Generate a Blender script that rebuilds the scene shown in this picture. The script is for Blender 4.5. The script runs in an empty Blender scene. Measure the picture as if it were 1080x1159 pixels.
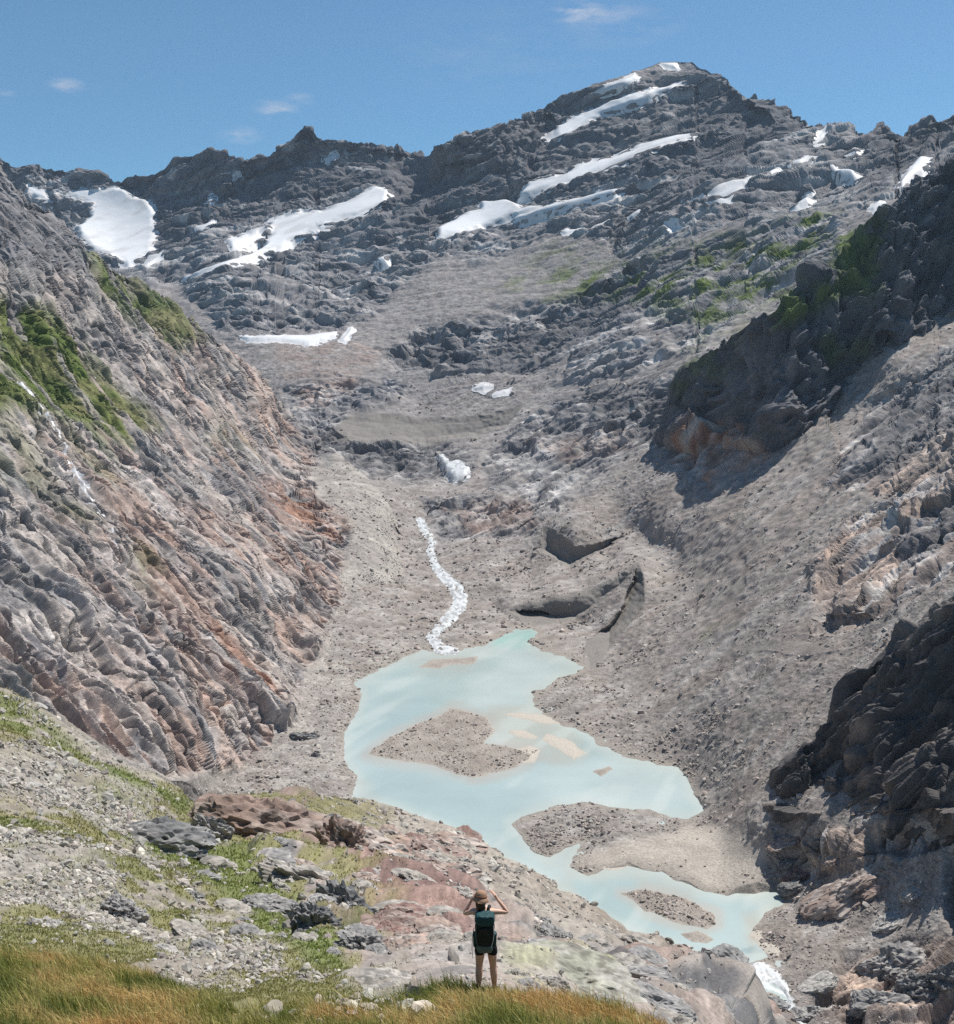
import bpy, math, time
import numpy as np
from concurrent.futures import ThreadPoolExecutor
T0 = time.time()
RNG = np.random.default_rng(7)
F32 = np.float32
scene = bpy.context.scene
COL = scene.collection

# ------------------------------------------------------------------ camera model
FPX, CX, CY, PITCH = 1300.0, 540.0, 579.5, math.radians(7.86)
CP, SP = math.cos(PITCH), math.sin(PITCH)
H = 300.0                                   # camera height above the lake

def slopes(px, py):
    x = (px - CX) / FPX; y = (CY - py) / FPX
    dy = CP + y * SP; dz = -SP + y * CP
    return x / dy, dz / dy

def at(px, py, Y):
    a, b = slopes(px, py)
    return np.stack([a * Y, Y + 0 * a, b * Y], -1)

def project(P):
    X, Y, Z = P[..., 0], P[..., 1], P[..., 2]
    d = Y * CP - Z * SP; u = Y * SP + Z * CP
    return CX + FPX * X / d, CY - FPX * u / d

def lakeY(py):
    return -H / slopes(0.0, np.asarray(py, float))[1]

# ------------------------------------------------------------------ noise
_p = np.random.default_rng(3).permutation(4096).astype(np.int32)
_perm = np.concatenate([_p, _p])
_g = np.random.default_rng(4).normal(size=(4096, 3)).astype(F32)
_g /= np.linalg.norm(_g, axis=1)[:, None]
_gx, _gy, _gz = [np.ascontiguousarray(_g[:, i]) for i in range(3)]

def _pn(x, y, z):
    xf = np.floor(x); yf = np.floor(y); zf = np.floor(z)
    xi = xf.astype(np.int32) & 4095; yi = yf.astype(np.int32) & 4095; zi = zf.astype(np.int32) & 4095
    x = x - xf; y = y - yf; z = z - zf
    u = x * x * x * (x * (x * 6 - 15) + 10); v = y * y * y * (y * (y * 6 - 15) + 10); w = z * z * z * (z * (z * 6 - 15) + 10)
    a = [_perm[xi], _perm[(xi + 1) & 4095]]
    out = 0
    for i in (0, 1):
        wu = u if i else 1 - u
        for j in (0, 1):
            wv = v if j else 1 - v
            b = _perm[(a[i] + yi + j) & 4095]
            for k in (0, 1):
                h = _perm[(b + zi + k) & 4095]
                out = out + wu * wv * (w if k else 1 - w) * (_gx[h] * (x - i) + _gy[h] * (y - j) + _gz[h] * (z - k))
    return out * 1.6

_pool = ThreadPoolExecutor(4)
def noise(Q, s=1.0, off=0.0):
    """Q (...,3) -> gradient noise about -1..1 at feature size s"""
    sh = Q.shape[:-1]
    q = (Q.reshape(-1, 3) / s + off + 50.3).astype(F32)
    n = len(q); st = 40000
    r = list(_pool.map(lambda i: _pn(q[i:i + st, 0], q[i:i + st, 1], q[i:i + st, 2]), range(0, n, st)))
    return np.concatenate(r).reshape(sh)

LOD = [2.3, 4.8]
def spacing(Q):
    """distance between neighbouring mesh points, so relief finer than the mesh can carry is left out"""
    if Q.ndim != 3: return None
    du = np.linalg.norm(np.diff(Q, axis=1, append=Q[:, -1:]), axis=-1); dv = np.linalg.norm(np.diff(Q, axis=0, append=Q[-1:]), axis=-1)
    return np.maximum(np.minimum(du, 1e3), np.minimum(dv, 1e3)) + 1e-6

def _oct(Q, s, o, off, g, f, gap, Y=None):
    sp = spacing(Q); r = 0; a = 1; t = 0
    for k in range(o):
        lam = s / 2.03 ** k; n = f(noise(Q, lam, off + gap * k))
        if sp is not None: n = n * ss(LOD[0], LOD[1], lam / sp)
        if Y is not None: n = n * ss(lam * 1.5, lam * 6, Y)
        r = r + a * n; t += a; a *= g
    return r / t

def fbm(Q, s, o=4, off=0.0, g=0.5, Y=None):
    return _oct(Q, s, o, off, g, lambda n: n, 7.7, Y) * 1.3

def billow(Q, s, o=4, off=0.0, g=0.5, p=0.8, Y=None):
    """rounded lumps parted by sharp creases; about 0 on average"""
    return _oct(Q, s, o, off, g, lambda n: np.abs(n) ** p - .36, 5.1, Y)

def ledges(Q, up, s, h, off=0., o=2):
    """stepped beds: saw teeth along the direction up"""
    t = Q @ (np.asarray(up, float) / np.linalg.norm(up)) + h * 1.6 * fbm(Q, s, 3, off)
    r = 0; a = 1.
    sp = spacing(Q)
    for k in range(o):
        f = (t / h) % 1.0
        v = np.where(f < .8, f / .8, (1 - f) / .2) - .5
        m = ss(-.25, .25, noise(Q, s * .7, off + 9 + k))
        r = r + a * h * v * m * (ss(5., 11., h / sp) if sp is not None else 1)
        h = h / 2.7; a *= .8
    return smooth(r, 1) if sp is not None else r

def _fc(q, tilt):
    b = np.floor(q - .5).astype(np.int32); best = np.full(len(q), 9., F32); val = np.zeros(len(q), F32)
    for i in (0, 1):
        for j in (0, 1):
            for k in (0, 1):
                c0, c1, c2 = b[:, 0] + i, b[:, 1] + j, b[:, 2] + k
                h = _perm[(_perm[(_perm[c0 & 4095] + c1) & 4095] + c2) & 4095]; h2 = _perm[(h + 77) & 4095]
                dx = q[:, 0] - c0 - .5 - .42 * _gx[h]; dy = q[:, 1] - c1 - .5 - .42 * _gy[h]; dz = q[:, 2] - c2 - .5 - .42 * _gz[h]
                d = dx * dx + dy * dy + dz * dz; m = d < best
                v = .6 * _gx[h2] + tilt * (dx * _gx[h] + dy * _gy[h2] + dz * _gz[h2])
                best = np.where(m, d, best); val = np.where(m, v, val)
    return val
def facets(Q, s, off=0., o=1, tilt=1.0, g=.5):
    """angular blocks: every cell of a crooked grid gets its own tilted plane"""
    sp = spacing(Q); sh = Q.shape[:-1]; r = 0; a = 1.
    for k in range(o):
        q = (Q.reshape(-1, 3) / s + off + 60.2).astype(F32)
        v = np.concatenate(list(_pool.map(lambda i: _fc(q[i:i + 40000], tilt), range(0, len(q), 40000)))).reshape(sh)
        if sp is not None: v = smooth(v * ss(LOD[0] * 1.3, LOD[1] * 1.3, s / sp), 1)
        r = r + a * v; s /= 2.6; a *= g; off += 13.
    return r
def grain(Q, off=0.):
    """relief and tone just coarser than the mesh, whatever the distance: stones and chips"""
    sp = spacing(Q); r = 0
    for k in range(7):
        lam = .3 * 2 ** k; q = lam / sp
        w = ss(1.2, 2.2, q) * ss(7., 3.5, q)
        if w.max() > 0: r = r + w * noise(Q, lam, off + k * 3.7)
    return r

def fissures(P, S, s, wd, off, k=8., warp=None):
    """0..1 along long thin lines that follow the direction S"""
    Q = aniso(P, S, k) + (warp if warp is not None else 0)
    sp = spacing(Q); n = noise(Q, s, off)
    return np.exp(-(n / np.maximum(wd, .9 * sp / s)) ** 2) * ss(-.15, .2, noise(P, s * 3.5, off + 3))

def ss(a, b, x):
    t = np.clip((x - a) / (b - a), 0, 1); return t * t * (3 - 2 * t)

def lerp(a, b, t):
    if np.ndim(t) > 0:
        for q in (a, b):
            if np.ndim(q) == 1 or np.ndim(q) == np.ndim(t) + 1: t = np.asarray(t)[..., None]; break
    return a + (b - a) * t

# ------------------------------------------------------------------ traced outlines (photo pixels)
GX0, GY0, GX1, GY1, GS = -160, 0, 1260, 1460, 2
_gx_ = np.arange(GX0, GX1, GS); _gy_ = np.arange(GY0, GY1, GS)

def seg_dist(X, Y, pts, closed=True):
    pts = np.asarray(pts, float); n = len(pts)
    D = np.full(X.shape, 1e9); ins = np.zeros(X.shape, bool)
    for i in range(n if closed else n - 1):
        ax, ay = pts[i][:2]; bx, by = pts[(i + 1) % n][:2]
        dx, dy = bx - ax, by - ay
        t = np.clip(((X - ax) * dx + (Y - ay) * dy) / (dx * dx + dy * dy + 1e-9), 0, 1)
        D = np.minimum(D, (X - ax - t * dx) ** 2 + (Y - ay - t * dy) ** 2)
        if closed and ay != by:
            c = (ay > Y) != (by > Y)
            ins ^= c & (X < (bx - ax) * (Y - ay) / (by - ay) + ax)
    return np.sqrt(D), ins

class Outline:
    """signed distance in photo pixels, >0 inside"""
    def __init__(s, pts, pad=60):
        p = np.asarray(pts, float)
        s.x0, s.y0 = p[:, 0].min() - pad, p[:, 1].min() - pad
        s.st = 1.0 if max(p[:, 0].max() - s.x0, p[:, 1].max() - s.y0) < 500 else 2.0
        xs = np.arange(s.x0, p[:, 0].max() + pad, s.st); ys = np.arange(s.y0, p[:, 1].max() + pad, s.st)
        X, Y = np.meshgrid(xs, ys)
        d, i = seg_dist(X, Y, p)
        s.f = np.where(i, d, -d); s.pad = pad
    def __call__(s, px, py):
        x = (px - s.x0) / s.st; y = (py - s.y0) / s.st
        h, w = s.f.shape
        out = (x < 0) | (y < 0) | (x > w - 1.01) | (y > h - 1.01)
        x = np.clip(x, 0, w - 1.01); y = np.clip(y, 0, h - 1.01)
        xi = x.astype(int); yi = y.astype(int); fx = x - xi; fy = y - yi
        f = s.f
        r = (f[yi, xi] * (1 - fx) + f[yi, xi + 1] * fx) * (1 - fy) + (f[yi + 1, xi] * (1 - fx) + f[yi + 1, xi + 1] * fx) * fy
        return np.where(out, -s.pad, r)

def curve(pts):
    p = np.asarray(sorted(pts), float)
    return lambda x: np.interp(x, p[:, 0], p[:, 1])

def tps(ctrl):
    c = np.asarray(ctrl, float)
    xy = c[:, :2] / 500.0; v = np.log(c[:, 2]); n = len(c)
    def K(d2): return d2 * np.log(d2 + 1e-9)
    d2 = ((xy[:, None] - xy[None]) ** 2).sum(-1)
    A = np.zeros((n + 3, n + 3)); A[:n, :n] = K(d2) + np.eye(n) * 2e-4
    A[:n, n] = 1; A[:n, n + 1:] = xy; A[n, :n] = 1; A[n + 1:, :n] = xy.T
    w = np.linalg.solve(A, np.concatenate([v, [0, 0, 0]])).astype(F32)
    xy = xy.astype(F32)
    def f(px, py):
        sh = np.shape(px); x = (np.ravel(px) / 500).astype(F32); y = (np.ravel(py) / 500).astype(F32)
        def part(i):
            X = x[i:i + 20000, None]; Y = y[i:i + 20000, None]
            d = (X - xy[:, 0]) ** 2 + (Y - xy[:, 1]) ** 2
            return (d * np.log(d + F32(1e-9))) @ w[:n] + w[n] + X[:, 0] * w[n + 1] + Y[:, 0] * w[n + 2]
        r = list(_pool.map(part, range(0, len(x), 20000)))
        return np.exp(np.concatenate(r).astype(float)).reshape(sh)
    return f

LAKE = [(583,713),(600,711),(610,717),(597,727),(615,738),(640,745),(662,755),(650,762),(632,767),(620,777),(602,784),(605,800),
 (620,812),(640,822),(665,830),(680,845),(705,855),(730,862),(767,869),(780,885),(785,900),(799,917),(780,926),(760,925),(735,917),
 (710,915),(660,908),(630,912),(605,920),(578,932),(590,947),(605,965),(620,971),(640,960),(660,953),(650,966),(645,980),(665,991),
 (685,985),(710,979),(730,986),(750,986),(760,993),(790,1005),(820,1014),(860,1010),(882,1010),(888,1024),(866,1032),(852,1052),
 (862,1072),(872,1084),(846,1090),(850,1104),(880,1114),(893,1128),(906,1165),(890,1165),(884,1132),(860,1121),(830,1111),(810,1096),
 (760,1071),(710,1053),(660,1026),(630,1006),(600,986),(570,970),(530,950),(485,930),(455,917),(435,910),(405,911),(398,900),
 (405,880),(390,860),(390,830),(405,805),(410,785),(400,772),(435,755),(460,743),(478,735),(500,742),(520,737),(550,730)]
lake_sd = Outline(LAKE, 120)

def lake_fix(P, up=1.2, lo=0.10, tail=0):
    """make the ground meet the water along the shore line"""
    W = P.copy(); W[..., 2] = -H
    ok = W[..., 1] > 200
    qx, qy = project(W)
    sd = np.where(ok, lake_sd(qx, qy), -120)
    wob = 2.2 * noise(W, 14.0, 3.0) + 1.2 * noise(W, 5.0, 9.0)
    sd = sd + wob * ss(40, 0, np.abs(sd))
    z = P[..., 2] + H
    out = -sd
    far = ss(60, 110, out)
    zi = np.maximum(-5.0, -0.35 * sd)
    zo = np.maximum(z, lo * np.minimum(out, 40)); zo = np.minimum(zo, up * out + far * 1e4 + 0.0)
    z = np.where(sd > 0, zi, zo)
    z0 = P[-tail:, :, 2].copy() if tail else None
    P[..., 2] = np.where(ok, z - H, P[..., 2])
    if tail: P[-tail:, :, 2] = np.minimum(z0, P[-tail:, :, 2])
    return sd

# ------------------------------------------------------------------ mesh helpers
def mesh_from(name, V, Fq, mat, attrs=None, smooth=False, parent=None):
    me = bpy.data.meshes.new(name)
    V = np.asarray(V, F32).reshape(-1, 3); Fq = np.asarray(Fq, np.int32)
    n, k = Fq.shape
    me.vertices.add(len(V)); me.vertices.foreach_set('co', V.ravel())
    me.loops.add(n * k); me.loops.foreach_set('vertex_index', Fq.ravel())
    me.polygons.add(n); me.polygons.foreach_set('loop_start', np.arange(0, n * k, k, dtype=np.int32))
    me.polygons.foreach_set('loop_total', np.full(n, k, np.int32))
    me.polygons.foreach_set('use_smooth', np.full(n, smooth, bool))
    me.update(calc_edges=True)
    for an, arr in (attrs or {}).items():
        if arr.ndim == 1:
            a = me.attributes.new(an, 'FLOAT', 'POINT'); a.data.foreach_set('value', arr.astype(F32))
        else:
            a = me.color_attributes.new(an, 'FLOAT_COLOR', 'POINT')
            c = np.ones((len(arr), 4), F32); c[:, :3] = arr; a.data.foreach_set('color', c.ravel())
    me.materials.append(mat)
    o = bpy.data.objects.new(name, me); COL.objects.link(o)
    if parent: o.parent = parent
    return o

def compact(V, Fq, attrs):
    use = np.zeros(len(V), bool); use[Fq.ravel()] = True
    idx = np.cumsum(use) - 1
    return V[use], idx[Fq], {k: a[use] for k, a in attrs.items()}

def grid_faces(nr, nc):
    i = np.arange(nr * nc).reshape(nr, nc)
    return np.stack([i[:-1, :-1], i[:-1, 1:], i[1:, 1:], i[1:, :-1]], -1).reshape(-1, 4)

def tag(o, label=None, cat=None, group=None, kind=None):
    if label: o['label'] = label
    if cat: o['category'] = cat
    if group: o['group'] = group
    if kind: o['kind'] = kind
    return o

# ------------------------------------------------------------------ materials
def ground_mat(name, scale=1.0, bump=1.0, var=0.35, rough=0.92, spec=0.25):
    m = bpy.data.materials.new(name); m.use_nodes = True
    nt = m.node_tree; N = nt.nodes; L = nt.links
    b = N['Principled BSDF']; b.inputs['Roughness'].default_value = rough
    b.inputs['Specular IOR Level'].default_value = spec
    at_ = N.new('ShaderNodeAttribute'); at_.attribute_name = 'Col'
    tc = N.new('ShaderNodeTexCoord')
    n1 = N.new('ShaderNodeTexNoise'); n1.inputs['Scale'].default_value = 0.9 / scale; n1.inputs['Detail'].default_value = 6; n1.inputs['Roughness'].default_value = 0.75
    L.new(tc.outputs['Object'], n1.inputs['Vector'])
    mr = N.new('ShaderNodeMapRange'); mr.inputs[1].default_value = 0.3; mr.inputs[2].default_value = 0.7
    mr.inputs[3].default_value = 1 - var; mr.inputs[4].default_value = 1 + var
    L.new(n1.outputs['Fac'], mr.inputs[0])
    mx = N.new('ShaderNodeVectorMath'); mx.operation = 'SCALE'
    L.new(at_.outputs['Color'], mx.inputs[0]); L.new(mr.outputs[0], mx.inputs['Scale'])
    L.new(mx.outputs[0], b.inputs['Base Color'])
    if bump > 0:
        bp = N.new('ShaderNodeBump'); bp.inputs['Strength'].default_value = 0.6; bp.inputs['Distance'].default_value = bump * scale
        L.new(n1.outputs['Fac'], bp.inputs['Height']); L.new(bp.outputs[0], b.inputs['Normal'])
    return m

def plain_mat(name, col, rough=0.7, var=0.0, scale=20.0, bump=0.0, spec=0.3, sss=0.0):
    m = bpy.data.materials.new(name); m.use_nodes = True
    nt = m.node_tree; N = nt.nodes; L = nt.links
    b = N['Principled BSDF']; b.inputs['Roughness'].default_value = rough
    b.inputs['Specular IOR Level'].default_value = spec
    n1 = N.new('ShaderNodeTexNoise'); n1.inputs['Scale'].default_value = scale; n1.inputs['Detail'].default_value = 4
    tc = N.new('ShaderNodeTexCoord'); L.new(tc.outputs['Object'], n1.inputs['Vector'])
    cr = N.new('ShaderNodeValToRGB')
    cr.color_ramp.elements[0].position = 0.3; cr.color_ramp.elements[1].position = 0.7
    cr.color_ramp.elements[0].color = [c * (1 - var) for c in col] + [1]; cr.color_ramp.elements[1].color = [c * (1 + var) for c in col] + [1]
    L.new(n1.outputs['Fac'], cr.inputs[0]); L.new(cr.outputs[0], b.inputs['Base Color'])
    if bump:
        bp = N.new('ShaderNodeBump'); bp.inputs['Strength'].default_value = 0.5; bp.inputs['Distance'].default_value = bump
        L.new(n1.outputs['Fac'], bp.inputs['Height']); L.new(bp.outputs[0], b.inputs['Normal'])
    return m

C = lambda *a: np.array(a)
PALE = C(.43, .385, .345); PINK = C(.42, .30, .245); RUST = C(.36, .175, .10); GREY = C(.25, .24, .235)
DARK = C(.125, .125, .132); SCREE = C(.29, .262, .24); MOR = C(.255, .22, .195); GRASS = C(.10, .135, .03)
OLIVE = C(.17, .165, .07); DUST = C(.36, .335, .30); MAROON = C(.20, .125, .11)

# ------------------------------------------------------------------ layered terrain sheets
def make_sheet(x0, x1, top, bot, depth, step=1.15, skirt=40, skirt_drop=0.9, vs=None):
    px1 = np.arange(x0, x1 + step, step)
    t, b = top(px1), bot(px1)
    nr = int(np.max(b - t) / (vs or step)) + 1
    v = np.linspace(0, 1, nr)[:, None]
    px = np.broadcast_to(px1, (nr, len(px1))).copy(); py = b + (t - b) * v
    Y = depth(px, py)
    P = at(px, py, Y)
    if skirt:
        k = (np.arange(1, skirt + 1)[:, None, None] / skirt) ** 1.6
        topP = P[-1][None]; r = topP[..., 1:2]
        ext = 0.18 * r * k
        dirv = topP * [1, 1, 0]; dirv = dirv / np.linalg.norm(dirv, axis=-1, keepdims=True)
        S = topP + dirv * ext - np.array([0, 0, 1.0]) * ext * skirt_drop
        P = np.concatenate([P, S], 0)
        px = np.concatenate([px, np.broadcast_to(px[-1], (skirt, len(px1)))], 0)
        py = np.concatenate([py, np.broadcast_to(py[-1], (skirt, len(px1)))], 0)
    return px, py, P

def normals(P):
    du = np.gradient(P, axis=1); dv = np.gradient(P, axis=0)
    n = np.cross(du, dv); n /= np.linalg.norm(n, axis=-1, keepdims=True) + 1e-9
    n[n[..., 2] < 0] *= -1
    return n

def smooth(a, k):
    for ax in (0, 1):
        pad = [(0, 0)] * a.ndim; pad[ax] = (k, k)
        c = np.cumsum(np.pad(a, pad, mode='edge'), axis=ax)
        a = (np.take(c, np.arange(2 * k, c.shape[ax]), ax) - np.concatenate([np.zeros_like(np.take(c, [0], ax)), np.take(c, np.arange(0, c.shape[ax] - 2 * k - 1), ax)], ax)) / (2 * k + 1)
    return a

def aniso(P, S, k):
    """stretch features k times along unit direction S"""
    S = np.asarray(S, float); S = S / np.linalg.norm(S)
    return P - (P @ S)[..., None] * S * (1 - 1.0 / k)

def steepen(px, py, Y, lip, foot, c, p=2.2):
    """flatten towards the foot line and steepen towards the lip line"""
    poly = list(lip) + list(foot)[::-1]
    a = np.asarray(poly, float); x0, y0, x1, y1 = a[:, 0].min() - 3, a[:, 1].min() - 3, a[:, 0].max() + 3, a[:, 1].max() + 3
    m = (px > x0) & (px < x1) & (py > y0) & (py < y1)
    X, Yp = px[m], py[m]
    d1, ins = seg_dist(X, Yp, poly)
    dl, _ = seg_dist(X, Yp, lip, False); df, _ = seg_dist(X, Yp, foot, False)
    t = df / (df + dl + 1e-6)
    ax_ = X if (x1 - x0) > (y1 - y0) else Yp; l0, l1 = ax_.min(), ax_.max(); e = np.minimum(ax_ - l0, l1 - ax_) / (l1 - l0)
    c = c * ss(0, .14, e)
    g = ss(0, .22, t) * (1 - t) if p is None else (1 - (1 - t) ** p) - t
    Y[m] = Y[m] * np.where(ins, 1 + c * g, 1.0)

# ---- skyline and control points of the valley sheet
SKY = [(-160,180),(-40,178),(0,181),(20,186),(45,187),(75,190),(100,196),(130,203),(150,196),(165,194),(185,188),(200,180),(222,172),
 (240,171),(258,174),(275,183),(285,183),(293,175),(303,178),(312,172),(322,158),(335,149),(345,143),(355,148),(362,157),(380,158),
 (400,160),(412,158),(425,161),(445,170),(465,174),(485,177),(495,165),(510,155),(530,149),(555,143),(580,133),(600,125),(615,118),
 (640,108),(655,101),(680,93),(700,86),(720,80),(735,74),(748,70),(770,69),(785,69),(790,75),(805,80),(820,86),(832,95),(845,107),
 (855,106),(868,107),(880,112),(895,122),(905,130),(915,136),(930,140),(945,144),(965,145),(980,147),(990,138),(1000,135),(1012,138),
 (1018,147),(1030,140),(1040,131),(1050,125),(1058,128),(1063,135),(1072,130),(1080,131),(1120,120),(1180,110),(1260,100)]
ctrlM = [(-150,180,4700),(0,181,4600),(130,203,4500),(240,171,4400),(345,143,4350),(430,162,4350),(478,178,4300),
 (0,260,4200),(130,290,4000),(250,240,4150),(350,210,4150),(440,200,4050),(200,310,3600),(300,280,3650),(430,225,3850),
 (492,168,3900),(600,125,3950),(700,86,4000),(785,69,4050),(845,107,3600),(900,130,3300),(1000,140,2950),(1080,131,2750),(1200,110,2550),
 (485,215,3750),(600,190,3600),(700,150,3700),(780,110,3850),(250,300,3350),(450,260,3400),(550,255,3350),(650,230,3250),(750,195,3150),(850,175,3000),(950,180,2750),(1050,170,2500),
 (0,340,3400),(150,340,3200),(300,335,2950),(450,330,2950),(600,320,2800),(700,310,2650),(800,290,2450),(900,250,2350),(1000,220,2200),(1080,205,2100),(1200,200,1900),
 (200,400,2600),(300,400,2500),(400,395,2500),(500,395,2430),(600,395,2330),(700,395,2130),(800,400,1850),(870,350,1950),(950,330,1850),(1080,320,1600),(1000,400,1450),(1200,320,1450),
 (350,430,2350),(300,480,2200),(400,475,2150),(480,470,2180),(550,470,2120),(620,440,2150),(700,460,1900),
 (480,540,1850),(600,540,1780),(700,520,1680),(800,510,1570),
 (400,560,1700),(480,600,1640),(550,600,1580),(650,600,1480),(750,600,1420),
 (540,660,1400),(560,690,1325),(740,680,1210),(576,686,1305),(601,681,1300),(631,676,1288),(652,670,1292),(674,664,1300),(690,655,1305),(707,645,1312),(723,637,1318),(584,702,1275),(612,715,1250),(636,714,1246),(658,700,1256),(682,684,1262),(703,664,1278),(650,650,1395),(600,662,1395),(690,630,1440),(730,615,1450),(645,730,1190),(690,705,1205),(760,640,1330),
 (700,745,1090),(780,760,945),
 (760,830,850),(860,860,724),(920,880,659),(1080,890,575),(1200,900,520),(860,930,648),(960,960,590),(1080,1000,542),(1200,1000,497),
 (930,1040,565),(1000,1060,539),(1080,1080,502),(1200,1100,447),(930,1110,508),(980,1159,476),(1080,1159,462),(920,1159,484),(1080,1250,390),(900,1250,408),(700,1250,408),
 ]
ctrlM += [(x, y, float(lakeY(y)) * k) for x, y, k in [(620,945,.992),(700,940,.992),(760,950,.99),(700,965,.993),(820,965,.985),(850,1000,.985),(780,985,.992),(740,970,.993)]]
for (x, y) in LAKE[::2]:
    if y < 1140: ctrlM.append((x, y, float(lakeY(y))))
for x, y in [(850,600),(850,690),(950,520),(950,600),(950,700),(1000,450),(1080,400),(1080,500),(1080,600),(1080,700),(1200,450),(1200,600),(1200,700),(880,800),(960,790),(1080,790),(1200,800),(900,520),(870,560)]:
    a_, b_ = slopes(float(x), float(y)); ctrlM.append((x, y, float(-390 / (b_ - .7 * a_))))
depthM0 = tps(ctrlM)
skyM = curve(SKY)

HOLLOWS = [  # lip line, foot line, strength
 ([(613,593),(625,598),(641,609),(648,618),(662,618),(682,613),(706,606)], [(611,625),(627,633),(645,643),(658,636),(682,622),(706,607)], -.020),
 ([(576,686),(601,680),(631,676),(652,670),(674,664),(690,655),(707,645),(723,637)], [(578,695),(600,710),(620,716),(636,713),(658,698),(682,682),(703,662),(722,640)], -.017),
 ([(723,637),(731,656),(730,682),(716,703),(699,723),(683,745),(670,758)], [(715,658),(703,690),(682,711),(664,731),(660,747),(668,757)], -.028),
 ([(375,487),(400,468),(430,468),(470,473),(520,472),(560,468),(590,458)], [(378,498),(420,502),(480,501),(540,494),(572,484),(592,462)], -.018),
 ([(440,398),(470,372),(520,365),(570,368),(620,345),(680,318),(722,292),(745,318)], [(445,412),(500,420),(560,416),(610,412),(650,392),(700,360),(748,322)], .10),
 ([(686,270),(695,235),(725,190),(780,160),(830,128),(850,108)], [(692,292),(722,270),(760,232),(800,200),(850,172),(880,140)], .10),
 ([(240,240),(250,215),(270,188),(300,178),(345,146),(400,160),(440,172),(478,180)], [(243,255),(300,245),(350,235),(400,215),(440,200),(480,195)], .06),
 ([(440,230),(470,192),(500,166),(560,144),(620,120)], [(420,268),(470,250),(520,238),(600,200),(640,170)], .05),
 ([(590,125),(650,104),(700,97),(770,84),(790,80),(845,107)], [(600,205),(650,190),(720,168),(780,148),(838,128),(860,125)], .05),
 ([(985,180),(1010,165),(1040,132),(1062,135),(1080,140)], [(985,200),(1020,195),(1050,180),(1080,165)], .06),
 ([(900,375),(960,455),(1010,440),(1090,400)], [(955,520),(1000,510),(1040,480),(1100,440)], .06),
 ([(918,612),(960,585),(1020,560),(1100,520)], [(920,690),(990,665),(1050,650),(1110,615)], .09),
 ([(915,700),(945,692),(985,690)], [(918,720),(950,718),(990,706)], .05),
 ([(850,735),(900,742),(960,735),(1000,725)], [(850,742),(905,752),(960,747),(1000,735)], .010),
 ([(620,560),(640,520),(700,470),(760,440),(800,425)], [(600,590),(660,560),(720,530),(770,500),(810,480)], .04),
 ([(345,470),(370,480),(400,500),(450,505),(490,505)], [(345,500),(380,525),(430,535),(480,540),(500,535)], .05),
 ([(420,590),(470,572),(520,560),(580,570),(620,575)], [(440,610),(480,595),(540,600),(590,590),(622,580)], .03),
]
CAVES = [Outline(p, 10) for p in [[(584,694),(592,690),(603,690),(616,692),(626,696),(631,706),(633,713),(622,713),(614,709),(604,706),(592,700)], [(659,748),(664,741),(671,739),(678,742),(678,750),(670,756),(662,756)]]]
def depthM(px, py):
    Y = depthM0(px, py)
    q2 = np.stack([px, py, 0 * px], -1); jx = 3.2 * noise(q2, 17., 3.) + 1.5 * noise(q2, 6., 5.); jy = 2.2 * noise(q2, 15., 7.) + 1.2 * noise(q2, 5., 9.)
    px, py = px + jx, py + jy
    for lip, foot, c in HOLLOWS: steepen(px, py, Y, lip, foot, abs(c), None if c < 0 else 2.2)
    for o in CAVES: Y = Y * (1 + .022 * ss(-.5, 1.5, o(px, py)))
    return Y

# zones of bare rock on the valley sheet
ROCK_M = [Outline(p) for p in [
 [(-160,150),(1260,60),(1260,205),(1080,200),(1000,225),(900,245),(820,250),(760,280),(700,300),(690,270),(640,262),(600,265),(560,290),(480,300),(420,275),(330,300),(250,320),(100,330),(-160,330)],
 [(200,320),(300,290),(400,275),(480,300),(430,350),(380,370),(250,380)],
 [(440,400),(470,372),(520,362),(620,340),(720,290),(780,280),(860,250),(950,240),(960,300),(850,350),(780,400),(720,360),(650,400),(590,420),(450,420)],
 [(320,440),(360,425),(440,430),(460,445),(430,460),(400,465),(370,490),(330,480)],
 [(345,480),(400,500),(500,505),(540,510),(520,545),(440,540),(400,530),(370,525)],
 [(540,520),(600,470),(640,450),(700,440),(760,420),(800,440),(860,490),(850,520),(800,545),(740,500),(700,520),(660,560),(620,580),(560,560)],
 [(480,560),(560,565),(620,575),(600,600),(540,605),(490,610)],
 [(640,400),(700,370),(760,400),(700,430),(650,430)],
 [(925,552),(965,490),(1020,430),(1080,388),(1180,340),(1180,520),(1080,545),(1030,575),(980,562)],
 [(915,640),(960,590),(1020,560),(1180,480),(1180,620),(1080,640),(1010,690),(985,705),(920,722),(918,690)],
 [(880,940),(1180,940),(1180,1160),(900,1160),(960,1080),(1080,1060),(1080,960),(900,1000)],
]]
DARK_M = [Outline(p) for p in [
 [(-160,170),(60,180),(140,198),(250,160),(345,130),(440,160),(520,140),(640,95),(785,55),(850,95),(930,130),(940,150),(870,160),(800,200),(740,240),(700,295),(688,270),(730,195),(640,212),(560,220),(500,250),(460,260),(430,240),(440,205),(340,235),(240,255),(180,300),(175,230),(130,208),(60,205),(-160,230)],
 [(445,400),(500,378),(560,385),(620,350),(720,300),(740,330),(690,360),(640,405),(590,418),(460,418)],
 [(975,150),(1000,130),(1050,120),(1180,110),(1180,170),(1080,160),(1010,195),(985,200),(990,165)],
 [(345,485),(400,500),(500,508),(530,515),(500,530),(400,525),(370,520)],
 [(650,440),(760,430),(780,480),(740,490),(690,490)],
 [(1010,600),(1080,560),(1180,520),(1180,560),(1080,600),(1020,640)], [(940,545),(975,490),(1060,430),(1180,380),(1180,450),(1060,500),(1000,550)],
]]
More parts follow.
